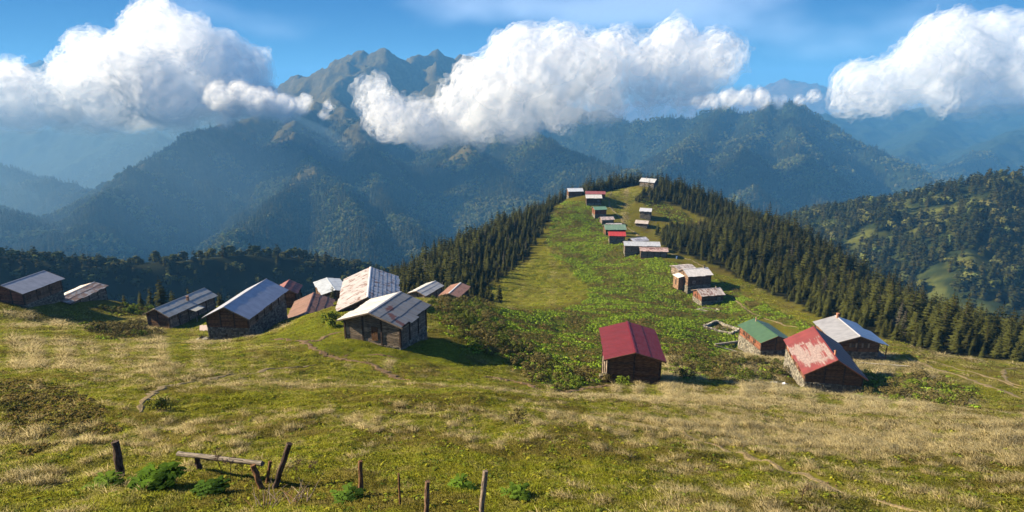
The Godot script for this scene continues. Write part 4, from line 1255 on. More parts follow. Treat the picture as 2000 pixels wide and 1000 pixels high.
func plant_grass() -> void:
	var green := []
	var dry := []
	var herb := []
	for i in 3:
		green.append(grass_patch(200 + i, .18, 40, .035, .105, .011, 1.0))
		dry.append(grass_patch(210 + i, .14, 40, .20, .42, .0075, .95))
		herb.append(rosette(220 + i, 8, .13, .06, .06, leaf_white))
	var sets := []
	for i in 9:
		sets.append([[], []])
	var r := 11.0
	while r < 370.0:
		var s := .17 * minf(maxf(1.0, r / 27.0), 5.0)
		if r > 60.0:
			s *= 1.15
		var n := int(92.0 * DEG * r / s)
		for i in n:
			var az := (-46.0 + 92.0 * (i + rng.randf()) / n) * DEG
			var rr := r + rng.randf() * s
			var x := sin(az) * rr
			var z := -cos(az) * rr
			var turf := rr > 45.0 and inside(TURF, x, z)
			if rr > 150.0 and not (inside(BOWL, x, z) or inside(SUMMIT, x, z) or inside(MEADOW, x, z)):
				continue
			if rr > 60.0 and (inside(LEAFY, x, z) or inside(LEAFY2, x, z) or inside(FOREST_RIGHT, x, z) or inside(SHRUBS_A, x, z)):
				continue
			var rd := road_distance(x, z) if rr < 140.0 else 9.0
			if rd < .08 + .75 * (s - .17) and rng.randf() < .95 or rd < .28 + .9 * (s - .17) and rng.randf() < .55:
				continue
			if rr > 45.0 and near_house(x, z, .2):
				continue
			var cl := clump.get_noise_2d(x / maxf(1.0, rr / 55.0), z / maxf(1.0, rr / 55.0))
			var d := dryness(x, z) + cl * .8 + rng.randf_range(-.14, .14) - (.5 if turf else 0.0)
			var heath := rr < 50.0 and inside(HEATH, x, z)
			var k := rng.randi() % 3
			var c: Vector3
			var grow := s / .17
			var hs := pow(grow, .45)
			var which := k
			if heath and rng.randf() < .5:
				which = 6 + k
				c = T_DARK.lerp(T_BROWN, rng.randf()) * rng.randf_range(.8, 1.7)
				hs *= 1.3
			elif d > .55 and not (turf and d < .9):
				which = 3 + k
				c = T_DRY.lerp(Vector3(.47, .40, .22), rng.randf() * clampf(d, 0.0, 1.0)) * rng.randf_range(.8, 1.25)
				hs *= rng.randf_range(.34, .62) + clampf(d - .55, 0.0, .6)
			elif rng.randf() < .10 and not turf:
				which = 6 + k
				c = T_GREEN.lerp(Vector3(.07, .10, .015), rng.randf()) * rng.randf_range(.8, 1.3)
			else:
				c = T_GREEN.lerp(T_LUSH, rng.randf()).lerp(T_DRY, clampf(d + .15, 0.0, .6)) * rng.randf_range(.75, 1.3)
				if rr > 150.0:
					c *= 1.3
				if turf:
					hs *= .55
				if dark_n.get_noise_2d(x + 70.0, z) > .15:
					c = c.lerp(T_BROWN, .5)
			var t := tilted(x, z, rng.randf() * TAU, Vector3(grow, hs, grow), .6)
			sets[which][0].append(t)
			sets[which][1].append(Color(c.x, c.y, c.z))
		r += s
	var sorts := []
	for i in 9:
		sorts.append([["green_grass", "dry_grass", "low_herbs"][i / 3], [green, dry, herb][i / 3][i % 3], sets[i][0], sets[i][1]])
	masses("meadow_grass", sorts, "short green and pale dry grass of the sloping meadow", "grass")


func plant_leafy() -> void:
	var rs := []
	for i in 3:
		rs.append(rosette(230 + i, 10, .42, .20, .34, leaf_white))
	var sorts := []
	for i in 3:
		sorts.append(["leafy_plants", rs[i], [], []])
	var fern := rosette(240, 14, .5, .16, .5, leaf_white)
	var brown := ["withered_plants", fern, [], []]
	for f in [[LEAFY, .66, .95, .85], [LEAFY2, .66, .95, .85], [SHRUBS_A, .8, .9, .8], [SHRUBS_B, .8, .8, .8], [SHRUBS_C, .8, .9, .9], [SHRUBS_D, .7, .8, .6], [SHRUBS_E, .8, .9, .9], [SHRUBS_F, 1.2, .6, 1.0], [MEADOW, 2.2, .3, .8], [SUMMIT, 2.5, .2, .6]]:
		for q in scatter(f[0], f[1], f[2]):
			if absf(seen(ground(q.x, q.y)).x) > 1.15 or near_house(q.x, q.y, .1) or road_distance(q.x, q.y) < .3:
				continue
			var w: float = dark_n.get_noise_2d(q.x * .7, q.y * .7)
			if (f[0] == LEAFY or f[0] == LEAFY2) and dry_f.get_noise_2d(q.x * .5, q.y * .5) > .22 + .2 * rng.randf():
				continue
			var s: float = f[3] * rng.randf_range(.7, 1.25)
			var t := tilted(q.x, q.y, rng.randf() * TAU, Vector3(s, s, s), .7)
			if w + rng.randf_range(-.25, .25) > .10:
				brown[2].append(t)
				var c := T_BROWN.lerp(T_DARK, rng.randf()) * rng.randf_range(.9, 1.7)
				brown[3].append(Color(c.x, c.y, c.z))
			else:
				var k := rng.randi() % 3
				sorts[k][2].append(t)
				var c := Vector3(.13, .205, .016).lerp(Vector3(.23, .30, .045), rng.randf() * rng.randf()) * rng.randf_range(.7, 1.35)
				sorts[k][3].append(Color(c.x, c.y, c.z))
	sorts.append(brown)
	masses("undergrowth", sorts, "leafy green and withered plants covering the hillside between the cottages", "undergrowth")
	# bushes that stand out one by one
	var cm := [leafmat(lin(.075, .090, .018), .4), leafmat(lin(.105, .088, .032), .4), leafmat(lin(.115, .155, .02), .5)]
	var protos := []
	for i in 6:
		var m := leaf_crown(300 + i, [1.3, 1.6, 1.1, 1.8, 1.4, 1.2][i], [1.0, 1.1, .9, 1.0, 1.2, .8][i], 13, 30, .10).mesh(cm[i % 3])
		var st := MB.new()
		for k in 4:
			var a := k * 1.6
			st.tube([Vector3(0, -.2, 0), Vector3(cos(a) * .25, .5, sin(a) * .25), Vector3(cos(a) * .45, 1.0, sin(a) * .45)], [.04, .03, .015], 5, Color.WHITE, false)
		protos.append([m, st.mesh(bark_m)])
	var kinds := ["dark olive bush", "brown withering bush", "fresh green bush"]
	for f in [[SHRUBS_A, 2.3, .85, "in the thicket right of the weathered cottage", [0, 1, 3, 4, 2]], [SHRUBS_B, 2.6, .7, "between the red roofed huts on the right", [0, 1, 4, 5]], [SHRUBS_C, 2.2, .85, "behind the cottage with the peeling red roof", [1, 2, 4, 5]], [SHRUBS_D, 2.2, .7, "on the grass in front of the left cottages", [1, 4, 5]], [SHRUBS_E, 1.9, .85, "behind the long low hut on the left", [0, 2, 5]], [SHRUBS_F, 5.0, .6, "on the slope below the summit house", [0, 3]]]:
		for q in scatter(f[0], f[1], f[2]):
			if absf(seen(ground(q.x, q.y)).x) > 1.0 or near_house(q.x, q.y, .5):
				continue
			var k: int = f[4][rng.randi() % f[4].size()]
			var s := rng.randf_range(.65, 1.2)
			var o := thing("bush", kinds[k % 3] + " " + f[3], "bush", Vector3.ZERO, 0.0, kinds[k % 3] + " " + f[3])
			o.transform = tilted(q.x, q.y, rng.randf() * TAU, Vector3(s * 1.1, s * .85, s * 1.1), .4)
			part("stem", protos[k][1], o)
			part("foliage", protos[k][0], o)
	for b in [[Vector2(-25.5, -82.1), 1.9, 5, "yellow green bush beside the rusty brown roof, left of the weathered cottage"], [Vector2(12.4, -62.9), 1.1, 2, "small leafy bush in front of the gable wall of the dark red roofed hut"], [Vector2(-18.4, -28.8), .62, 0, "lone low dark bush on the open meadow at the left"], [Vector2(0.2, -26.7), .42, 1, "small brown withered shrub in the middle of the foreground meadow"], [Vector2(5.9, -64.6), 1.7, 2, "big fresh green bush at the foot of the thicket left of the dark red hut"]]:
		var p: Vector2 = b[0]
		var s: float = b[1]
		var o := thing("bush", b[3], "bush")
		o.transform = tilted(p.x, p.y, 1.3, Vector3(s, s, s), .3)
		part("stem", protos[b[2]][1], o)
		part("foliage", protos[b[2]][0], o)


# ---------------------------------------------------------------- textures for timber and tin
func wood_tex(s: int) -> ImageTexture:
	var f := noise(s, .02, 4)
	var g := noise(s + 1, .09, 2)
	var im := Image.create(256, 64, false, Image.FORMAT_RGB8)
	for y in 64:
		for x in 256:
			var k := .72 + .42 * f.get_noise_2d(x * .5, y * 14.0) + .25 * g.get_noise_2d(x * .25, y * 3.0)
			if f.get_noise_2d(x * .3 + 500.0, y * 22.0) > .42:
				k *= .45
			k = clampf(k, .12, 1.0)
			im.set_pixel(x, y, Color(k, k * .97, k * .93))
	return ImageTexture.create_from_image(im)


var woods := {}
var wtex: ImageTexture
var wall_cols := {
	"dark": Vector3(.075, .048, .033), "grey": Vector3(.15, .125, .105), "brown": Vector3(.115, .075, .052), "red": Vector3(.135, .058, .036), "umber": Vector3(.11, .06, .032), "rail": Vector3(.105, .095, .085), "pale": Vector3(.2, .165, .13), "post": Vector3(.05, .035, .028), "white": Vector3(.27, .255, .24),
}


func wood(key: String, k := 0) -> StandardMaterial3D:
	var id := "%s%d" % [key, k]
	if not woods.has(id):
		var c: Vector3 = wall_cols[key] * 2.5 * [1.0, .75, 1.3, .92][k]
		if k == 3:
			c = c.lerp(Vector3(.16, .14, .12), .35)
		woods[id] = mat(lin(c.x, c.y, c.z), .85, wtex)
	return woods[id]


func roof_tex(s: int, base: Vector3, rust: Vector3, amt: float, nx: int, ny: int, vary: float, blots: Array, streak: float, edge := .09, panel := 0.0) -> ImageTexture:
	# u along the ridge, v from ridge to eave
	var f := noise(s, .011, 4)
	var g := noise(s + 7, .05, 3)
	var w := 224
	var h := 128
	var im := Image.create(w, h, false, Image.FORMAT_RGB8)
	var r := RandomNumberGenerator.new()
	r.seed = s
	var tone := PackedFloat32Array()
	var tone2 := PackedFloat32Array()
	for i in nx * ny:
		tone.append(r.randf_range(1.0 - vary, 1.0 + vary))
		tone2.append(r.randf())
	for y in h:
		for x in w:
			var u := (x + .5) / w
			var v := (y + .5) / h
			var c := base * tone[int(v * ny) * nx + int(u * nx)]
			c *= 1.0 + .22 * g.get_noise_2d(x, y * .35) + .10 * f.get_noise_2d(x * 3.0, y)
			var b := f.get_noise_2d(x * streak, y * 1.6) * .8 + g.get_noise_2d(x * streak * .8, y * (1.0 if panel < .1 else 2.6)) * .5 + amt
			b += panel * (tone2[int(v * ny) * nx + int(u * nx)] - .5)
			for q in blots:
				b += q[4] * exp(-((u - q[0]) / q[2]) ** 2 - ((v - q[1]) / q[3]) ** 2)
			var k := sstep(.39 - edge, .39 + edge, b)
			c = c.lerp(rust * .62 * (1.0 + .5 * g.get_noise_2d(x * 2.0 + 90.0, y * 2.0)), k * .92)
			var cc := Color(clampf(c.x, 0, 1), clampf(c.y, 0, 1), clampf(c.z, 0, 1)).linear_to_srgb()
			im.set_pixel(x, y, cc)
	return ImageTexture.create_from_image(im)


# ---------------------------------------------------------------- cottages
var plank_meshes := {}


func unit_plank(key: String, k: int) -> ArrayMesh:
	var id := "%s%d" % [key, k]
	if not plank_meshes.has(id):
		var m := MB.new()
		var uo := rng.randf()
		var vo := rng.randf()
		m.box(Transform3D.IDENTITY, Vector3.ONE, Color.WHITE, .9, .16, uo, vo)
		plank_meshes[id] = m.mesh(wood(key, k))
	return plank_meshes[id]


var stone_tones := [Color(.34, .31, .27), Color(.23, .21, .18), Color(.45, .42, .36), Color(.30, .26, .21), Color(.16, .145, .13)]
var stone_m: StandardMaterial3D
var glass_m: StandardMaterial3D


func stone_face(m: MB, o: Vector3, t: Vector3, n: Vector3, half: float, y0: float, y1: float, r: RandomNumberGenerator) -> void:
	var y := y0
	while y < y1 - .06:
		var rh := minf(r.randf_range(.16, .30), y1 - y)
		var x := -half
		while x < half - .05:
			var w := minf(r.randf_range(.2, .55), half - x)
			var d := r.randf_range(.05, .13)
			var p := []
			for e in [[0, 0, 0], [1, 0, 0], [1, 1, 0], [0, 1, 0], [0, 0, 1], [1, 0, 1], [1, 1, 1], [0, 1, 1]]:
				var iu: float = [.02, w - .02][e[0]] + (r.randf_range(-.02, .02) if e[2] else 0.0)
				var iv: float = [.015, rh - .015][e[1]] + (r.randf_range(-.02, .02) if e[2] else 0.0)
				if e[2]:
					iu = lerpf(iu, w * .5, .12)
					iv = lerpf(iv, rh * .5, .12)
				p.append(o + t * (x + iu) + Vector3.UP * (y + iv) + n * (d if e[2] else -.03))
			var c: Color = stone_tones[r.randi() % 5] * r.randf_range(.8, 1.2)
			m.quad(p[4], p[5], p[6], p[7], c)
			m.quad(p[0], p[1], p[5], p[4], c); m.quad(p[1], p[2], p[6], p[5], c); m.quad(p[2], p[3], p[7], p[6], c); m.quad(p[3], p[0], p[4], p[7], c)
			x += w
		y += rh


func roof_slope(root: Node3D, sp: Dictionary, side: int, l: float, w: float, ye: float, r: float, r2: RandomNumberGenerator) -> void:
	var oz: float = sp.get("oz", .5)
	var ox: float = sp.get("ox", .5)
	var Lr := l * 2.0 + oz * 2.0
	var sl := r / w
	var ridge := Vector3(0, ye + r + .14, 0)
	var eave := Vector3(side * (w + ox), ye - sl * ox + .14, 0)
	var dv := eave - ridge
	var n := Vector3(side * r, w, 0).normalized()
	var rf: Dictionary = sp.roof if side < 0 else sp.get("roof_right", sp.roof)
	var nx: int = rf.get("nx", 8)
	var ny: int = rf.get("ny", 1)
	var tex := roof_tex(sp.seed + side, rf.col, rf.get("rust", Vector3(.17, .065, .03)), rf.get("amt", -.6), nx, ny, rf.get("vary", .06), rf.get("blots", []), rf.get("streak", 1.5), rf.get("edge", .09), rf.get("panel", .0))
	var m := mat(Color.WHITE, rf.get("rough", .5), tex)
	m.metallic = rf.get("metal", .25)
	m.metallic_specular = .5
	var ragged: float = rf.get("ragged", .03)
	var ribs: int = rf.get("ribs", 3)
	var rib_h: float = rf.get("rib_h", .03)
	var sep: bool = sp.get("sep", true)
	var all := MB.new()
	for j in ny:
		for i in nx:
			var mb := MB.new() if sep else all
			var z0 := -Lr / 2 + Lr * i / nx + (0.0 if i == 0 else -.03)
			var z1 := -Lr / 2 + Lr * (i + 1) / nx
			var v0 := float(j) / ny - (.02 if j > 0 else 0.0)
			var v1 := float(j + 1) / ny + r2.randf_range(-ragged, ragged) * .35
			if j == ny - 1:
				v1 = 1.0 + r2.randf_range(-ragged, ragged)
			var lift0 := .012 * ((i % 2) + 1) + (.0 if j == 0 else -.005)
			var lift1 := lift0 + (.03 if j < ny - 1 else 0.0) + r2.randf() * ragged * .5
			var prof := [[0.0, 0.0]]
			for k in ribs:
				var c := (k + .5) / ribs
				var hw := .045 / (Lr / nx)
				prof.append([c - hw * 1.6, 0.0]); prof.append([c - hw * .7, rib_h]); prof.append([c + hw * .7, rib_h]); prof.append([c + hw * 1.6, 0.0])
			prof.append([1.0, 0.0])
			for k in prof.size() - 1:
				var za := lerpf(z0, z1, prof[k][0])
				var zb := lerpf(z0, z1, prof[k + 1][0])
				var pa := [ridge + dv * v0 + n * (lift0 + prof[k][1]), ridge + dv * v1 + n * (lift1 + prof[k][1]), ridge + dv * v1 + n * (lift1 + prof[k + 1][1]), ridge + dv * v0 + n * (lift0 + prof[k + 1][1])]
				var z := [za, za, zb, zb]
				var uvs := []
				for q in 4:
					pa[q].z = z[q]
					uvs.append(Vector2(clampf((z[q] + Lr / 2) / Lr, .004, .996), clampf([v0, v1, v1, v0][q], .01, .99)))
				if side > 0:
					mb.quad(pa[0], pa[1], pa[2], pa[3], Color.WHITE, uvs[0], uvs[1], uvs[2], uvs[3])
				else:
					mb.quad(pa[3], pa[2], pa[1], pa[0], Color.WHITE, uvs[3], uvs[2], uvs[1], uvs[0])
				# lower edge of the sheet
				var e1: Vector3 = pa[1] - n * (.03 + prof[k][1])
				var e2: Vector3 = pa[2] - n * (.03 + prof[k + 1][1])
				if side > 0:
					mb.quad(pa[1], e1, e2, pa[2], Color.WHITE, uvs[1], uvs[1], uvs[2], uvs[2])
				else:
					mb.quad(pa[2], e2, e1, pa[1], Color.WHITE, uvs[2], uvs[2], uvs[1], uvs[1])
			if sep:
				part("roof_sheet", mb.mesh(m), root)
	if not sep:
		part("roof", all.mesh(m), root)
	# boards under the sheets, with the barge boards at the gables
	var dk := MB.new()
	var a: Vector3 = ridge - n * .012
	var b := ridge + dv * .985 - n * .012
	var t := n * .09
	var zz := Lr / 2 - .02
	var q := [Vector3(a.x, a.y, zz) - t, Vector3(b.x, b.y, zz) - t, Vector3(b.x, b.y, -zz) - t, Vector3(a.x, a.y, -zz) - t, Vector3(a.x, a.y, zz), Vector3(b.x, b.y, zz), Vector3(b.x, b.y, -zz), Vector3(a.x, a.y, -zz)]
	if side < 0:
		q = [q[1], q[0], q[3], q[2], q[5], q[4], q[7], q[6]]
	dk.hexa(q, Color.WHITE, 2.0, 1.0)
	part("roof_deck", dk.mesh(wood("dark", 1)), root)
	for e in [-1, 1]:
		var bb := MB.new()
		var mid := (ridge + dv * .5) - n * .06
		mid.z = e * (Lr / 2 + .012)
		var bs := Basis(dv.normalized(), n, dv.normalized().cross(n))
		bb.box(Transform3D(bs, mid), Vector3(dv.length(), .17, .05))
		part("barge_board", bb.mesh(wood(sp.get("barge", "grey"), 0)), root)


func window_at(parent: Node3D, xf: Transform3D, w: float, h: float, frame: String, shutters: bool) -> void:
	var m := MB.new()
	for s in [-1, 1]:
		m.box(xf * Transform3D(Basis.IDENTITY, Vector3(s * (w / 2 + .04), 0, .05)), Vector3(.08, h + .16, .1))
		m.box(xf * Transform3D(Basis.IDENTITY, Vector3(0, s * (h / 2 + .04), .05)), Vector3(w, .08, .1))
	m.box(xf * Transform3D(Basis.IDENTITY, Vector3(0, 0, .045)), Vector3(.05, h, .05))
	m.box(xf * Transform3D(Basis.IDENTITY, Vector3(0, h * .1, .043)), Vector3(w, .05, .05))
	var win := part("window", m.mesh(wood(frame, 0)), parent)
	var g := MB.new()
	g.box(xf * Transform3D(Basis.IDENTITY, Vector3(0, 0, .015)), Vector3(w, h, .02))
	part("pane", g.mesh(glass_m), win)
	if shutters:
		for s in [-1, 1]:
			var q := MB.new()
			for k in 3:
				q.box(xf * Transform3D(Basis.IDENTITY, Vector3(s * (w / 2 + .1 + (k + .5) * w * .16), 0, .05)), Vector3(w * .15, h + .1, .05))
			part("shutter", q.mesh(wood("pale", k_of(s))), win)


func k_of(s: int) -> int:
	return 0 if s < 0 else 2


func house(sp: Dictionary) -> Node3D:
	var p: Array = sp.p
	var l: float = p[4] / 2.0
	var w: float = p[5] / 2.0
	var rr := RandomNumberGenerator.new()
	rr.seed = sp.seed
	var yg := land(p[0], p[2])
	var o := thing(sp.name, sp.label, sp.cat, Vector3(p[0], yg, p[2]), p[3] * DEG, sp.get("group", ""))
	var ye: float = p[1] + p[6] - yg
	var r: float = p[7]
	var low := 0.0
	var high := -9.0
	for e in [[-1, -1], [-1, 1], [1, 1], [1, -1], [0, 1], [1, 0], [0, -1], [-1, 0]]:
		var g := o.transform * Vector3(e[0] * w, 0, e[1] * l)
		var d := land(g.x, g.z) - yg
		low = minf(low, d)
		high = maxf(high, d)
	var yb := low - .35
	var ys: float = maxf(ye - sp.get("timber", 9.0), yb)
	var key: String = sp.wall
	var sep: bool = sp.get("sep", true)
	# the closed body behind the cladding
	var core := MB.new()
	var w1 := w - .07
	var l1 := l - .07
	core.hexa([Vector3(-w1, yb, l1), Vector3(w1, yb, l1), Vector3(w1, yb, -l1), Vector3(-w1, yb, -l1), Vector3(-w1, ye, l1), Vector3(w1, ye, l1), Vector3(w1, ye, -l1), Vector3(-w1, ye, -l1)])
	var rw := r * w1 / w
	core.tri(Vector3(-w1, ye, l1), Vector3(w1, ye, l1), Vector3(0, ye + rw, l1)); core.tri(Vector3(w1, ye, -l1), Vector3(-w1, ye, -l1), Vector3(0, ye + rw, -l1))
	core.quad(Vector3(w1, ye, l1), Vector3(w1, ye, -l1), Vector3(0, ye + rw, -l1), Vector3(0, ye + rw, l1)); core.quad(Vector3(-w1, ye, -l1), Vector3(-w1, ye, l1), Vector3(0, ye + rw, l1), Vector3(0, ye + rw, -l1))
	part("wall", core.mesh(wood("post", 1)), o)
	var sides := [[Vector3(0, 0, 1), Vector3(1, 0, 0), w, l], [Vector3(1, 0, 0), Vector3(0, 0, -1), l, w], [Vector3(0, 0, -1), Vector3(-1, 0, 0), w, l], [Vector3(-1, 0, 0), Vector3(0, 0, 1), l, w]]
	if ys > yb + .1:
		var st := MB.new()
		for s in sides:
			var nn: Vector3 = s[0]
			var tt: Vector3 = s[1]
			var half: float = s[2]
			st.box(Transform3D(Basis(tt, Vector3.UP, nn), nn * (float(s[3]) - .06) + Vector3.UP * (yb + ys) / 2), Vector3(half * 2.0 - .01, ys - yb, .1), Color(.10, .09, .08))
			stone_face(st, nn * float(s[3]), tt, nn, half + .04, yb, ys, rr)
		part("stone_foundation", st.mesh(stone_m), o, "stuff")
	var ph: float = sp.get("plank", .27)
	var bulk := MB.new()
	var si := 0
	for s in sides:
		var n: Vector3 = s[0]
		var t: Vector3 = s[1]
		var half: float = s[2]
		var off: float = s[3]
		var bs := Basis(t, Vector3.UP, n)
		var skey: String = sp.get("walls", [key, key, key, key])[si]
		var nseg := maxi(1, int(round(half * 2.0 / sp.get("bay", 2.6))))
		var top := ye + (r if si % 2 == 0 else -.02)
		var y := ys
		var vert: bool = sp.get("boards", false)
		while y < top - .05 and not vert:
			var h := minf(ph * rr.randf_range(.85, 1.15), top - y)
			if y < ye and y + h > ye:
				h = maxf(.06, ye - y)
			for k in nseg:
				var x0 := -half + half * 2.0 * k / nseg
				var x1 := -half + half * 2.0 * (k + 1) / nseg
				if y > ye - .01:
					var lim := (1.0 - (y + h * .75 - ye) / r) * half
					x0 = clampf(x0, -lim, lim)
					x1 = clampf(x1, -lim, lim)
				if x1 - x0 < .12:
					continue
				var kk := rr.randi() % 4
				var d := .06 + rr.randf() * .03
				var xf := Transform3D(bs, n * (off - .04) + t * (x0 + x1) / 2 + Vector3.UP * (y + h / 2)) * Transform3D(Basis.from_euler(Vector3(0, 0, rr.randf_range(-.006, .006))), Vector3.ZERO)
				if sep:
					var q := part("plank", unit_plank(skey, kk), o)
					q.transform = xf.scaled_local(Vector3(x1 - x0 - .015, h - .022, d))
				else:
					var tc: float = [1.0, .78, 1.28, .92][kk]
					bulk.box(xf, Vector3(x1 - x0 - .015, h - .022, d), Color(tc, tc, tc), 1.0, .16, rr.randf(), rr.randf())
			y += h
		if vert:
			var x := -half
			while x < half - .05:
				var bw := minf(rr.randf_range(.18, .26), half - x)
				var tp := ye - .02 if si % 2 else ye + r * (1.0 - absf(x + bw / 2) / half) - .04
				var kk := rr.randi() % 4
				var xf := Transform3D(bs, n * (off - .04) + t * (x + bw / 2) + Vector3.UP * (ys + tp) / 2)
				if sep:
					var q := part("plank", unit_plank(skey, kk), o)
					q.transform = xf * Transform3D(Basis(Vector3.UP * (tp - ys), Vector3.LEFT * (bw - .02), Vector3.BACK * (.06 + rr.randf() * .03)), Vector3.ZERO)
				else:
					bulk.box(xf, Vector3(bw - .02, tp - ys, .07), Color.WHITE, .16, 1.0)
				x += bw
		for k in nseg + 1:
			if k == nseg and nseg > 0 and false:
				continue
			var x := -half + half * 2.0 * k / nseg
			var tall := ye - ys
			if si % 2 == 0:
				tall += r * (1.0 - absf(x) / half) - .02
			x = clampf(x, -half + .06, half - .06)
			var pm := MB.new()
			pm.box(Transform3D(bs, n * (off + .012 + .004 * si) + t * x + Vector3.UP * (ys + tall / 2)), Vector3(.17, tall, .16), Color.WHITE, .16, 1.0, rr.randf(), 0.0)
			if sep:
				part("post", pm.mesh(wood(sp.get("post", "post"), 0)), o)
			else:
				part("post", pm.mesh(wood(sp.get("post", "post"), 0)), o)
		si += 1
	if not sep:
		var bm := mat(lin(wall_cols[key].x * 2.4, wall_cols[key].y * 2.4, wall_cols[key].z * 2.4), .85, wtex, true)
		part("plank_cladding", bulk.mesh(bm), o, "stuff")
	for s in [-1, 1]:
		roof_slope(o, sp, s, l, w, ye, r, rr)
	# ridge cap
	var cap := MB.new()
	var Lr: float = l + sp.get("oz", .5)
	for s in [-1, 1]:
		var n2 := Vector3(s * r, w, 0).normalized()
		var dn := Vector3(s * w, -r, 0).normalized() * .2
		var a: Vector3 = Vector3(0, ye + r + .14, 0) + n2 * (.05 + sp.roof.get("rib_h", .03)) + Vector3(0, .012, 0)
		a.x = 0.0
		var ps := [Vector3(a.x, a.y, Lr), a + dn + Vector3(0, 0, Lr), a + dn - Vector3(0, 0, Lr), Vector3(a.x, a.y, -Lr)]
		if s > 0:
			cap.quad(ps[0], ps[1], ps[2], ps[3])
		else:
			cap.quad(ps[3], ps[2], ps[1], ps[0])
	var cc: Vector3 = sp.get("cap", sp.roof.col * 1.1)
	var capm := mat(lin(cc.x, cc.y, cc.z), .45)
	capm.metallic = .25
	part("ridge_cap", cap.mesh(capm), o)
	for c in sp.get("chimneys", []):  # along the ridge, across, height, radius, colour
		var x: float = c[1]
		var z: float = c[0]
		var y0 := ye + r - absf(x) * r / w
		var cm := MB.new()
		if c[3] > .2:
			cm.box(Transform3D(Basis.IDENTITY, Vector3(x, y0 + c[2] / 2, z)), Vector3(c[3] * 1.6, c[2] + .4, c[3] * 1.6))
			cm.box(Transform3D(Basis.IDENTITY, Vector3(x, y0 + c[2] + .25, z)), Vector3(c[3] * 2.0, .1, c[3] * 2.0))
		else:
			cm.tube([Vector3(x, y0 - .1, z), Vector3(x, y0 + c[2], z)], [c[3], c[3]], 8)
			cm.tube([Vector3(x, y0 + c[2] + .06, z), Vector3(x, y0 + c[2] + .2, z)], [c[3] * 1.7, .03], 8)
		part("chimney", cm.mesh(mat(lin(c[4].x, c[4].y, c[4].z), .8)), o)
	for q in sp.get("windows", []):  # side, along, below the eave, width, height, frame, shutters
		var s: Array = sides[q[0]]
		var n: Vector3 = s[0]
		var t: Vector3 = s[1]
		window_at(o, Transform3D(Basis(t, Vector3.UP, n), n * (float(s[3]) + .035) + t * float(q[1]) + Vector3.UP * (ye - float(q[2]))), q[3], q[4], q[5], q[6])
	for q in sp.get("doors", []):  # side, along, width, height, timber, bottom below the eave
		var s: Array = sides[q[0]]
		var n: Vector3 = s[0]
		var t: Vector3 = s[1]
		var dm := MB.new()
		var nb := 4
		for k in nb:
			dm.box(Transform3D(Basis(t, Vector3.UP, n), n * (float(s[3]) + .07) + t * (float(q[1]) + (k - 1.5) * q[2] / nb) + Vector3.UP * (ye - float(q[5]) + q[3] / 2)), Vector3(q[2] / nb - .025, q[3], .06), Color.WHITE, .16, 1.0, .2 * k)
		dm.box(Transform3D(Basis(t, Vector3.UP, n), n * (float(s[3]) + .11) + t * float(q[1]) + Vector3.UP * (ye - float(q[5]) + q[3] * .8)), Vector3(q[2], .1, .03))
		part("door", dm.mesh(wood(q[4], 0)), o)
	return o


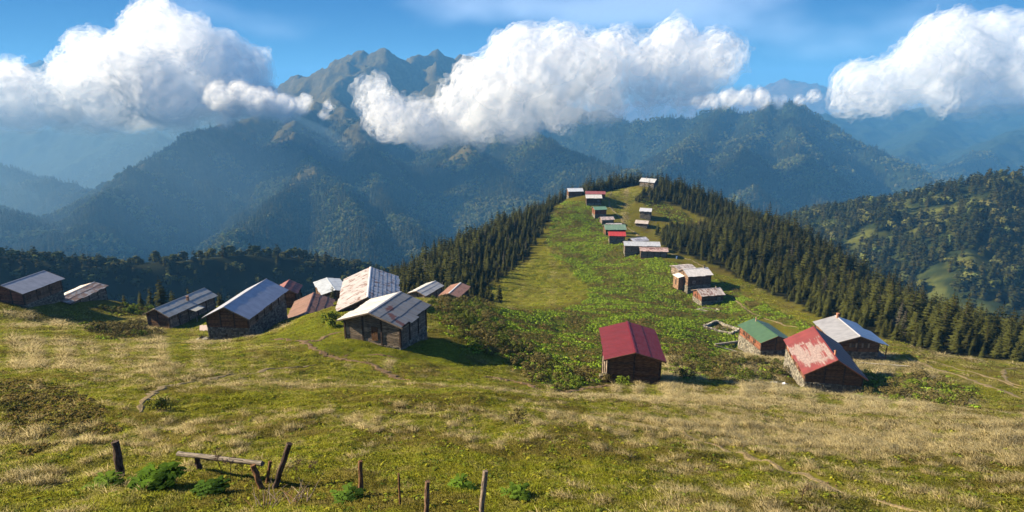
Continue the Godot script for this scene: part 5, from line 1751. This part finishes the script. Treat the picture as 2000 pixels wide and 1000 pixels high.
# ---------------------------------------------------------------- clouds
func cloud(label: String, lobes: Array, cell: float, s: int, floor_y: float, soft: float) -> void:
	var lo := Vector3(1e9, 1e9, 1e9)
	var hi := -lo
	for b in lobes:
		var q: Vector3 = Vector3.ONE * (float(b[1]) + soft * 2.2)
		lo = lo.min(b[0] - q)
		hi = hi.max(b[0] + q)
	var nx := int((hi.x - lo.x) / cell) + 2
	var ny := int((hi.y - lo.y) / cell) + 2
	var nz := int((hi.z - lo.z) / cell) + 2
	var f := PackedFloat32Array()
	f.resize(nx * ny * nz)
	f.fill(-999.0)
	for b in lobes:
		var c: Vector3 = b[0]
		var r: float = b[1]
		var R := r + soft * 2.2
		var bl := r * .35
		for k in range(maxi(0, int((c.z - R - lo.z) / cell)), mini(nz - 1, int((c.z + R - lo.z) / cell)) + 1):
			for j in range(maxi(0, int((c.y - R - lo.y) / cell)), mini(ny - 1, int((c.y + R - lo.y) / cell)) + 1):
				for i in range(maxi(0, int((c.x - R - lo.x) / cell)), mini(nx - 1, int((c.x + R - lo.x) / cell)) + 1):
					var p := lo + Vector3(i, j, k) * cell
					var v := r - p.distance_to(c)
					var q := (k * ny + j) * nx + i
					var o := f[q]
					if o < -900.0:
						f[q] = v
					else:
						var h := clampf(.5 + .5 * (v - o) / bl, 0.0, 1.0)
						f[q] = lerpf(o, v, h) + bl * .5 * h * (1.0 - h)
	var n1 := noise(s, 1.0 / (soft * 7.0), 3)
	var n2 := noise(s + 1, 1.0 / (soft * 2.3), 4)
	for k in nz:
		for j in ny:
			for i in nx:
				var q := (k * ny + j) * nx + i
				if f[q] > -soft * 3.0:
					var p := lo + Vector3(i, j, k) * cell
					f[q] += n1.get_noise_3dv(p) * soft * 1.2 + n2.get_noise_3dv(p) * soft * .5
					f[q] = minf(f[q], (p.y - floor_y) * .8 + n1.get_noise_3d(p.x, p.z, 5.0) * soft)
	var am := ArrayMesh.new()
	var steps := [[-.75, .06], [-.46, .09], [-.2, .12], [.06, .15], [.38, .18], [.8, .22], [1.4, .26], [2.3, .32]]
	for st in steps:
		var m := MB.new()
		# each veil is torn in its own way
		var f2 := f.duplicate()
		var n3 := noise(s + 20 + am.get_surface_count(), 1.0 / (soft * 1.5), 2)
		var amp := soft * (.75 if st[0] < .5 else .35)
		for k in nz:
			for j in ny:
				var q := (k * ny + j) * nx
				for i in nx:
					if absf(f2[q + i] - st[0] * soft) < amp:
						f2[q + i] += n3.get_noise_3d(lo.x + i * cell, lo.y + j * cell, lo.z + k * cell) * amp
		nets(m, f2, nx, ny, nz, lo, cell, st[0] * soft)
		var cm := StandardMaterial3D.new()
		cm.albedo_color = Color(lin(.97, .97, .97), st[1])
		cm.roughness = 1.0
		cm.specular_mode = BaseMaterial3D.SPECULAR_DISABLED
		cm.backlight_enabled = true
		cm.backlight = lin(1.3, 1.3, 1.3)
		if st[1] < 1.0:
			cm.transparency = BaseMaterial3D.TRANSPARENCY_ALPHA
		m.mesh(cm, am)
	tag(put("cloud", am), label, "cloud")


func valley_mist() -> void:  # banks of mist that fill the valley on the left
	for b in [[Vector3(-1919.2, -358.8, -2338.6), Vector3(2700, 800, 2600), .0002, "pale mist filling the deep valley at the far left"]]:
		var f := FogVolume.new()
		f.shape = RenderingServer.FOG_VOLUME_SHAPE_ELLIPSOID
		f.size = b[1]
		f.position = b[0]
		var m := FogMaterial.new()
		m.density = b[2]
		m.albedo = lin(.42, .68, .92)
		f.material = m
		f.name = numbered("mist")
		add_child(f)
		f.set_meta("kind", "stuff")
		tag(f, b[3], "mist")


func nets(m: MB, f: PackedFloat32Array, nx: int, ny: int, nz: int, lo: Vector3, cell: float, iso: float) -> void:
	var ids := PackedInt32Array()
	ids.resize(nx * ny * nz)
	ids.fill(-1)
	var co := [0, 1, nx, nx + 1, nx * ny, nx * ny + 1, nx * ny + nx, nx * ny + nx + 1]
	var edges := [[0, 1], [2, 3], [4, 5], [6, 7], [0, 2], [1, 3], [4, 6], [5, 7], [0, 4], [1, 5], [2, 6], [3, 7]]
	var cp := [Vector3(0, 0, 0), Vector3(1, 0, 0), Vector3(0, 1, 0), Vector3(1, 1, 0), Vector3(0, 0, 1), Vector3(1, 0, 1), Vector3(0, 1, 1), Vector3(1, 1, 1)]
	var nxy := nx * ny
	for k in nz - 1:
		for j in ny - 1:
			var row := (k * ny + j) * nx
			for i in nx - 1:
				var q := row + i
				var s0 := f[q] > iso
				if (f[q + 1] > iso) == s0 and (f[q + nx] > iso) == s0 and (f[q + nx + 1] > iso) == s0 and (f[q + nxy] > iso) == s0 and (f[q + nxy + 1] > iso) == s0 and (f[q + nxy + nx] > iso) == s0 and (f[q + nxy + nx + 1] > iso) == s0:
					continue
				var sum := Vector3.ZERO
				var cnt := 0
				for e in edges:
					var a: float = f[q + co[e[0]]] - iso
					var b: float = f[q + co[e[1]]] - iso
					if (a > 0.0) != (b > 0.0):
						var t := a / (a - b)
						sum += cp[e[0]].lerp(cp[e[1]], t)
						cnt += 1
				var g := Vector3(f[q + 1] - f[q] + f[q + nx + 1] - f[q + nx] + f[q + nxy + 1] - f[q + nxy], f[q + nx] - f[q] + f[q + nx + 1] - f[q + 1] + f[q + nxy + nx] - f[q + nxy], f[q + nxy] - f[q] + f[q + nxy + 1] - f[q + 1] + f[q + nxy + nx] - f[q + nx])
				ids[q] = m.v.size()
				m.v.append(lo + (Vector3(i, j, k) + sum / cnt) * cell)
				m.n.append(-g.normalized() if g.length() > 1e-6 else Vector3.UP)
				m.c.append(Color.WHITE)
				m.uv.append(Vector2.ZERO)
	for k in range(1, nz - 1):
		for j in range(1, ny - 1):
			for i in range(1, nx - 1):
				var q := (k * ny + j) * nx + i
				if ids[q] < 0:
					continue
				var s0 := f[q] > iso
				if (f[q + 1] > iso) != s0:
					face(m, ids[q], ids[q - nx], ids[q - nx - nxy], ids[q - nxy], not s0)
				if (f[q + nx] > iso) != s0:
					face(m, ids[q], ids[q - 1], ids[q - 1 - nxy], ids[q - nxy], s0)
				if (f[q + nxy] > iso) != s0:
					face(m, ids[q], ids[q - 1], ids[q - 1 - nx], ids[q - nx], not s0)


func face(m: MB, a: int, b: int, c: int, d: int, flip: bool) -> void:
	if a < 0 or b < 0 or c < 0 or d < 0:
		return
	if not flip:
		m.ix.append_array([a, c, b, a, d, c])
	else:
		m.ix.append_array([a, b, c, a, c, d])


func build_clouds() -> void:
	cloud("huge bright white cumulus at the upper left, in front of the mountains", [[Vector3(-1312, 165, -2411.8), 118], [Vector3(-1242.7, 145.3, -2475.6), 114.1], [Vector3(-1368.8, 79.2, -2293.1), 99.5], [Vector3(-1523.1, 96.1, -2366.7), 88.4], [Vector3(-1574.1, 26.8, -2312.2), 90.5], [Vector3(-1639.3, -40.8, -2281.1), 79.6], [Vector3(-1784.8, -35.9, -2303.9), 90.9], [Vector3(-1945, -36.4, -2340.1), 110.1], [Vector3(-2106.5, -36.6, -2351.8), 117.7], [Vector3(-1086.9, 79.8, -2416.2), 108.5], [Vector3(-973.7, 60.5, -2383.6), 78.7], [Vector3(-1170.4, 9.4, -2430.2), 113.7], [Vector3(-1247.9, 0, -2317.9), 136.6], [Vector3(-1469.6, -28.7, -2463.8), 126.9], [Vector3(-1464, -61.8, -2260.6), 89.5], [Vector3(-1694.7, -93.9, -2398.5), 62.3], [Vector3(-1787.4, -86.2, -2342.8), 64.3], [Vector3(-1252.8, -65, -2380.9), 83.3], [Vector3(-962.4, -23.2, -2297), 66.1], [Vector3(-893.4, -41.3, -2305.1), 52.5], [Vector3(-867.6, -66.5, -2435.7), 40.8], [Vector3(-1121.4, -77.2, -2471), 52.7], [Vector3(-1317.7, 226.9, -2405.2), 70.8], [Vector3(-1912.9, 28.2, -2437), 62.4]], 10.5, 71, -170, 28.0)
	cloud("large soft cloud lying across the central mountain above the spur", [[Vector3(-475.1, -71.9, -2299.2), 66.6], [Vector3(-411.3, -103.4, -2196.9), 67.2], [Vector3(-320.3, -118.1, -2312.4), 74.4], [Vector3(-186.3, -89.8, -2294.1), 98.1], [Vector3(-74.4, -5.4, -2313.9), 118.9], [Vector3(55.3, 53.3, -2309.5), 131.7], [Vector3(182.1, 82.5, -2288.8), 119.8], [Vector3(341.4, 64, -2378.3), 107], [Vector3(386, 106.3, -2317.1), 65.7], [Vector3(458.1, 61.8, -2297.3), 99.9], [Vector3(588.1, 118.9, -2393.9), 96.3], [Vector3(695.7, 81.6, -2362.6), 88.4], [Vector3(737.7, 87.2, -2274.1), 64.6], [Vector3(657.1, 18.1, -2341.6), 77.7], [Vector3(490.6, 0, -2261.5), 75.2], [Vector3(346.9, -27.9, -2391), 76.1], [Vector3(174.6, -46.8, -2401.4), 94.8], [Vector3(0, -90.3, -2307.4), 84.6], [Vector3(-135.7, -140.2, -2374.1), 58.3], [Vector3(-269.7, -147.4, -2197.1), 40.6], [Vector3(-28.1, 99.5, -2362.1), 70.5], [Vector3(-475.8, -26, -2227.2), 40.5]], 10.5, 75, -184.4, 35.0)
	cloud("grey white cumulus at the upper right edge", [[Vector3(1906.3, 0, -3438.3), 124.7], [Vector3(2073.5, 13.5, -3491), 137], [Vector3(2158.2, 65, -3375.3), 152.2], [Vector3(2353.6, 177.8, -3474.8), 181.1], [Vector3(2648.9, 206, -3601.4), 176.7], [Vector3(2849.1, 192.3, -3598.7), 176.8], [Vector3(2842.3, 166.5, -3351.8), 179.8], [Vector3(2409.1, 12.9, -3335), 125.8], [Vector3(2585.1, 0, -3283), 119], [Vector3(2899.3, 0, -3404.1), 128.6], [Vector3(2184.9, -25.4, -3269.3), 89.1], [Vector3(3095.3, 92.4, -3434.5), 159.6], [Vector3(1839.6, -61.8, -3451.9), 73.4], [Vector3(1940.1, -65, -3335.7), 60.8], [Vector3(2430.8, 269.4, -3551.4), 105.1]], 16.0, 79, -116.7, 48.0)
	cloud("thin flat cloud streak on the crest left of the far brown peak", [[Vector3(954.6, -61.4, -3029.5), 31.8], [Vector3(1016.3, -51.3, -2997.5), 38.7], [Vector3(1113.9, -47.2, -3033.9), 41.6], [Vector3(1179, -53.9, -3010.7), 36.5], [Vector3(1263.5, -65.6, -3006), 24.3], [Vector3(875.2, -69.4, -2965), 24], [Vector3(1371.1, -61.4, -3030.3), 17.1], [Vector3(1406.4, -41.4, -2955.3), 21.5]], 11.0, 83, -9999.0, 18.0)
	cloud("torn shred of cloud on the slope right of the huge left cumulus", [[Vector3(-989.6, -33.5, -2151.5), 45.1], [Vector3(-937.3, -25.6, -2194), 42.4], [Vector3(-867.7, -41.8, -2148.2), 38.2], [Vector3(-832.3, -51.2, -2189.9), 35.4], [Vector3(-769.7, -55.7, -2161.9), 28], [Vector3(-728.6, -64.3, -2167.2), 21.1], [Vector3(-969.8, -76.5, -2173.5), 28.2], [Vector3(-875.5, -76, -2158.2), 24.5], [Vector3(-695.9, -41.9, -2153.8), 12.2], [Vector3(-624.4, -58.5, -2142.4), 10.4], [Vector3(-639.7, -91.7, -2126.7), 8.6]], 8.0, 87, -9999.0, 13.0)


# ---------------------------------------------------------------- small things
func wooden_post(at: Vector3, top: Vector3, rad: float, label: String, col: String, called := "fence_post") -> Node3D:
	var o := thing(called, label, "post" if called == "fence_post" else "log", at)
	var m := MB.new()
	var r := RandomNumberGenerator.new()
	r.seed = int(at.x * 977.0 + at.z * 131.0)
	var d := top - at
	var pts := []
	var rad_ := []
	pts.append(-d.normalized() * .35)
	rad_.append(rad)
	for i in 7:
		pts.append(d * (i / 6.0) + Vector3(r.randf_range(-1, 1), 0, r.randf_range(-1, 1)) * rad * .16)
		rad_.append(rad * r.randf_range(.88, 1.08) * (1.0 - .1 * i / 6.0))
	m.tube(pts, rad_, 9, Color.WHITE, true, .16, r)
	for i in m.uv.size():
		m.uv[i] = Vector2(m.uv[i].y * .35, m.uv[i].x * .6)
	part("shaft", m.mesh(wood(col, 0)), o)
	var sp := MB.new()  # splintered top
	for k in 5:
		var a := k * 1.26
		var q: Vector3 = d + Vector3(cos(a), 0, sin(a)) * rad * .55
		sp.tri(q + Vector3(-rad * .3, -.02, 0), q + Vector3(rad * .3, -.02, rad * .1), q + d.normalized() * r.randf_range(.01, .05) * (2.0 if k == 2 else 1.0))
	part("splintered_top", sp.mesh(wood(col, 2)), o)
	return o


func weed(at: Vector2, rad: float, h: float, n: int, label: String, col: Vector3, seed_: int) -> void:
	var r := RandomNumberGenerator.new()
	r.seed = seed_
	var lf := leafmat(lin(col.x, col.y, col.z), .45)
	var o := thing("weed_clump", label, "weeds", ground(at.x, at.y))
	for stem in 7:
		var m := MB.new()
		var a0 := r.randf() * TAU
		var o2 := Vector3(cos(a0), 0, sin(a0)) * rad * .55 * sqrt(r.randf())
		for i in int(n / 7.0):
			var a := r.randf() * TAU
			var d := Vector3(cos(a), 0, sin(a))
			var L := h * r.randf_range(.6, 1.1)
			var b := o2 + d * .04
			var mid := b + d * L * .35 + Vector3.UP * L * .6
			var tip := b + d * L * r.randf_range(.6, .95) + Vector3.UP * L * r.randf_range(.35, .7)
			var s := d.cross(Vector3.UP) * L * r.randf_range(.07, .12)
			var k := r.randf_range(.7, 1.3)
			var nn := (Vector3.UP + d * .4).normalized()
			m.tri(b, mid - s, mid + s, Color(k, k, k), nn)
			m.tri(mid + s, mid - s, tip, Color(k, k, k), nn)
			for q in 3:
				var t := mid.lerp(tip, q / 3.0)
				m.tri(t, t + s * 2.2 + d * .03, t + d * .09, Color(k, k, k) * .9, nn)
				m.tri(t, t - s * 2.2 + d * .03, t + d * .09, Color(k, k, k) * .9, nn)
		part("leaf_spray", m.mesh(lf), o)


func dried_stalk(at: Vector2, h: float, lean: Vector3, seed_: int, label: String) -> void:
	var r := RandomNumberGenerator.new()
	r.seed = seed_
	var o := thing("dried_stalk", label, "plant", ground(at.x, at.y))
	var sm := mat(lin(.05, .03, .018), .9)
	var m := MB.new()
	var top := Vector3.UP * h + lean
	m.tube([Vector3(0, -.1, 0), top * .5 + Vector3(.02, 0, .01), top], [.014, .011, .007], 5, Color.WHITE, false)
	part("stem", m.mesh(sm), o)
	for k in 6:
		var q := MB.new()
		var base := top * r.randf_range(.45, 1.0)
		var a := r.randf() * TAU
		var e := base + Vector3(cos(a) * .12, r.randf_range(.08, .2), sin(a) * .12)
		q.tube([base, e], [.006, .005], 4, Color.WHITE, false)
		for j in 14:
			var b := r.randf() * TAU
			var rr := .075 * sqrt(r.randf())
			var p := e + Vector3(cos(b) * rr, .035 + r.randf() * .012, sin(b) * rr)
			q.tri(e, p + Vector3(.012, 0, 0), p + Vector3(0, 0, .012), Color.WHITE, Vector3.UP)
			q.tri(p + Vector3(.02, 0, 0), p + Vector3(-.01, .01, .017), p + Vector3(-.01, 0, -.017), Color.WHITE, Vector3.UP)
		part("seed_head", q.mesh(sm), o)


func stone_line(o: Node3D, pts: Array, h: float, thick: float, called: String, r: RandomNumberGenerator) -> void:
	for i in pts.size() - 1:
		var a: Vector2 = pts[i]
		var b: Vector2 = pts[i + 1]
		var L := a.distance_to(b)
		var n := int(L / .42) + 1
		var m := MB.new()
		for lay in int(h / .22):
			for k in n:
				var p := a.lerp(b, (k + .5 + (.3 if lay % 2 else 0.0)) / n)
				var y := land(p.x, p.y) + lay * .21 + .06
				var t := Transform3D(Basis.from_euler(Vector3(r.randf_range(-.12, .12), atan2(b.x - a.x, b.y - a.y) + r.randf_range(-.2, .2), r.randf_range(-.12, .12))), Vector3(p.x + r.randf_range(-.06, .06), y, p.y + r.randf_range(-.06, .06)) - o.position)
				m.box(t, Vector3(thick * r.randf_range(.75, 1.1), r.randf_range(.18, .27), L / n * r.randf_range(.8, 1.05)), stone_tones[r.randi() % 5] * r.randf_range(1.0, 1.7))
		part(called, m.mesh(stone_m), o, "stuff")


func beam(a: Vector3, b: Vector3, wid: float, h: float, key: String, label: String) -> void:
	var o := thing("timber_beam", label, "beam", a)
	var m := MB.new()
	var d := b - a
	m.box(Transform3D(Basis(d.normalized(), Vector3.UP, d.normalized().cross(Vector3.UP)), d / 2.0 + Vector3(0, h / 2 - .05, 0)), Vector3(d.length(), h, wid))
	part("timber", m.mesh(wood(key, 0)), o)


func small_things() -> void:
	var r := RandomNumberGenerator.new()
	r.seed = 5
	wooden_post(Vector3(-12.90, -12.38, -17.60), Vector3(-13.08, -11.26, -17.91), .13, "thick dark fence post leaning left, leftmost in the foreground", "post")
	wooden_post(Vector3(-10.50, -12.53, -18.00), Vector3(-10.61, -12.04, -18.13), .09, "short dark post under the left end of the pale log rail", "post")
	wooden_post(Vector3(-7.70, -11.89, -16.30), Vector3(-7.96, -11.19, -16.50), .09, "slanting post under the right end of the pale log rail", "umber")
	wooden_post(Vector3(-7.70, -12.04, -16.70), Vector3(-7.59, -11.33, -16.89), .055, "thin short stake between the log rail and the strongly leaning post", "umber")
	wooden_post(Vector3(-7.30, -11.89, -16.30), Vector3(-6.82, -10.54, -16.65), .10, "strongly leaning dark post at the right end of the log rail", "post")
	wooden_post(Vector3(-4.30, -11.35, -15.00), Vector3(-4.31, -10.25, -15.29), .075, "upright square grey post right of the pile of twigs", "umber")
	wooden_post(Vector3(-3.00, -10.96, -14.10), Vector3(-3.04, -10.00, -14.35), .03, "thin crooked stake in the foreground fence line", "umber")
	wooden_post(Vector3(-2.20, -10.63, -13.40), Vector3(-2.16, -9.73, -13.64), .07, "grey brown post with a pale band at the bottom edge", "brown")
	wooden_post(Vector3(-0.80, -10.63, -13.40), Vector3(-0.67, -9.48, -13.71), .075, "split weathered post, rightmost of the foreground fence", "grey")
	wooden_post(Vector3(-11.01, -11.92, -18.16), Vector3(-7.66, -11.15, -16.51), .085, "pale barkless log lying as a rail on two short posts", "rail", "log_rail")
	wooden_post(Vector3(-3.50, -10.94, -14.30), Vector3(-2.70, -10.84, -13.90), .05, "short pale branch lying on the ground at the bottom edge", "pale", "branch")
	weed(Vector2(-10.8, -16.3), .8, .62, 260, "big bright green weed clump between the thick post and the log rail", Vector3(.045, .085, .009), 61)
	weed(Vector2(-12.6, -16.5), .55, .40, 160, "green weed clump at the foot of the leftmost thick post", Vector3(.06, .10, .012), 62)
	weed(Vector2(-8.9, -15.9), .55, .42, 160, "dark green weed clump under the middle of the log rail", Vector3(.03, .06, .009), 63)
	weed(Vector2(-4.6, -14.8), .4, .42, 80, "fresh green fern tuft left of the upright square post", Vector3(.055, .10, .014), 64)
	weed(Vector2(-1.6, -16.3), .5, .35, 80, "light green weed clump left of the rightmost split post", Vector3(.07, .12, .014), 65)
	weed(Vector2(0.1, -14.6), .45, .30, 70, "low green weed clump in the grass right of the split post", Vector3(.065, .11, .014), 66)
	dried_stalk(Vector2(-9.3, -17.2), 1.05, Vector3(-.12, 0, .05), 91, "tallest dark dried flower stalk rising behind the log rail")
	dried_stalk(Vector2(-9, -17), .95, Vector3(.1, 0, 0), 92, "dark dried flower stalk leaning right behind the log rail")
	dried_stalk(Vector2(-8.7, -17), .6, Vector3(.2, 0, 0), 93, "short dried stalk drooping over the right half of the log rail")
	dried_stalk(Vector2(-6.8, -16.7), .7, Vector3(.1, 0, 0), 94, "dried stalk right of the strongly leaning post")
	dried_stalk(Vector2(-6.2, -17), .5, Vector3(-.1, 0, 0), 95, "small dried stalk between the leaning post and the square post")
	dried_stalk(Vector2(7.7, -14.1), .4, Vector3(.05, 0, 0), 96, "lone dried stalk in the pale grass at the lower right")
	# twigs
	var at: Vector2 = Vector2(-6.4, -14.6)
	var tw := thing("twig_pile", "heap of bare grey twigs at the foot of the leaning post", "twigs", ground(at.x, at.y))
	for i in 34:
		var m := MB.new()
		var a := r.randf_range(-.9, .9) + PI * .5
		var L := r.randf_range(.4, 1.1)
		var b := Vector3(r.randf_range(-.8, .8), .04, r.randf_range(-.5, .35))
		b.y += land(at.x + b.x, at.y + b.z) - tw.position.y
		var d := Vector3(cos(a) * .8, r.randf_range(.0, .55), -sin(a) * .6) * L
		m.tube([b, b + d * .5 + Vector3(0, .05, 0), b + d], [.011, .009, .004], 5, Color.WHITE, false)
		part("twig", m.mesh(wood("pale" if i % 3 else "umber", i % 4)), tw)
	# ruined walls, pens and scraps between the cottages on the right
	var c: Vector2 = Vector2(51.7, -143)
	var ru := thing("stone_ruin", "roofless ruin of grey stone walls left of the green roofed house", "ruin", ground(c.x, c.y))
	stone_line(ru, [Vector2(47.3, -141.5), Vector2(53.3, -149.7), Vector2(56, -141.3)], .95, .5, "stone_wall", r)
	stone_line(ru, [Vector2(47.3, -141.5), Vector2(52.9, -138), Vector2(56, -141.3)], .75, .5, "stone_wall", r)
	for i in 12:
		var m := MB.new()
		var q: Vector2 = c + Vector2(r.randf_range(-2.4, 2.6), r.randf_range(-1.3, 1.0))
		m.box(Transform3D(Basis.from_euler(Vector3(r.randf() * .4, r.randf() * 3.0, r.randf() * .4)), ground(q.x, q.y) - ru.position + Vector3(0, .1, 0)), Vector3(r.randf_range(.3, 1.6), .22, r.randf_range(.2, .4)))
		part("fallen_beam" if i % 2 else "fallen_stone", m.mesh(wood("grey", i % 4)), ru)
	c = Vector2(57.8, -171.1)
	var ring := thing("garden_wall", "low oval ring of dark stones round a garden in front of the small rusty hut", "wall", ground(c.x, c.y))
	var pts := []
	for i in 13:
		pts.append(c + Vector2(cos(i * TAU / 13 + 1.0) * 3.3, sin(i * TAU / 13 + 1.0) * 3.4))
	stone_line(ring, pts, .5, .35, "stone_wall", r)
	beam(ground(44.5, -124.9), ground(52.3, -131.9), .3, .45, "white", "upper pale beam of the small pen left of the green roofed house")
	beam(ground(43.7, -122.6), ground(48.5, -121.9), .3, .45, "white", "lower pale beam of the small pen left of the green roofed house")
	beam(ground(61.3, -100.4), ground(70.1, -99), .25, .28, "white", "long pale beam lying in front of the grey and blue roofed house")
	beam(ground(71.3, -106.8), ground(68.5, -100.1), .12, .2, "white", "short pale beam meeting the long one below the veranda")
	c = Vector2(37.6, -79.3)
	var scrap := thing("scrap_heap", "heap of crumpled grey sheets left of the peeling red roofed cottage", "scrap", ground(c.x, c.y))
	for i in 7:
		var m := MB.new()
		var q := Vector3(r.randf_range(-1.0, 1.0), .1 + r.randf() * .25, r.randf_range(-.5, .5))
		m.box(Transform3D(Basis.from_euler(Vector3(r.randf_range(-.5, .5), r.randf() * 3.0, r.randf_range(-.5, .5))), q), Vector3(r.randf_range(.5, 1.1), .05, r.randf_range(.3, .7)))
		var k := r.randf_range(.18, .5)
		part("sheet", m.mesh(mat(lin(k, k * 1.03, k * 1.1), .5)), scrap)
	c = Vector2(10.4, -65.7)
	var steps := thing("stone_steps", "pale stone slabs stacked at the left wall of the dark red roofed hut", "steps", ground(c.x, c.y))
	for i in 5:
		var m := MB.new()
		m.box(Transform3D(Basis.from_euler(Vector3(0, r.randf_range(-.2, .2), 0)), Vector3([-.6, .1, .7, .3, .75][i], [.05, .1, .1, .45, .5][i], [.1, -.1, -.3, -.6, -.7][i])), Vector3(r.randf_range(.6, .9), .4, .6), Color(.30, .27, .23) * r.randf_range(.8, 1.2))
		part("slab", m.mesh(stone_m), steps)
	c = Vector2(61.7, -221.6)
	var br := thing("barrel", "blue barrel standing right of the long rusty barn", "barrel", ground(c.x, c.y))
	var bm := MB.new()
	bm.tube([Vector3(0, 0, 0), Vector3(0, .12, 0), Vector3(0, .5, 0), Vector3(0, .9, 0), Vector3(0, 1.0, 0)], [.3, .34, .36, .34, .3], 14)
	part("drum", bm.mesh(mat(lin(.10, .16, .30), .5)), br)
	c = Vector2(-50.9, -94.4)
	var rk := thing("flat_rock", "flat grey rock in the grass left of the stone based house", "rock", ground(c.x, c.y))
	var rm := MB.new()
	rm.tube([Vector3(0, -.3, 0), Vector3(0, .0, 0), Vector3(.05, .16, 0), Vector3(.05, .2, 0)], [1.4, 1.35, 1.0, .5], 9, Color(.3, .28, .25), true, .2)
	part("stone", rm.mesh(stone_m), rk)
	c = Vector2(-57.2, -107.2)
	var fb := thing("fallen_roof_sheet", "pale fallen roof sheet lying against the left side of the stone based house", "sheet", ground(c.x, c.y))
	var fm := MB.new()
	for k in 4:
		fm.box(Transform3D(Basis.from_euler(Vector3(.25, .4, .12)), Vector3(-.9 + k * .6, .45, 0)), Vector3(.57, .05, 1.8))
	part("sheet", fm.mesh(mat(lin(.42, .33, .28), .7)), fb)
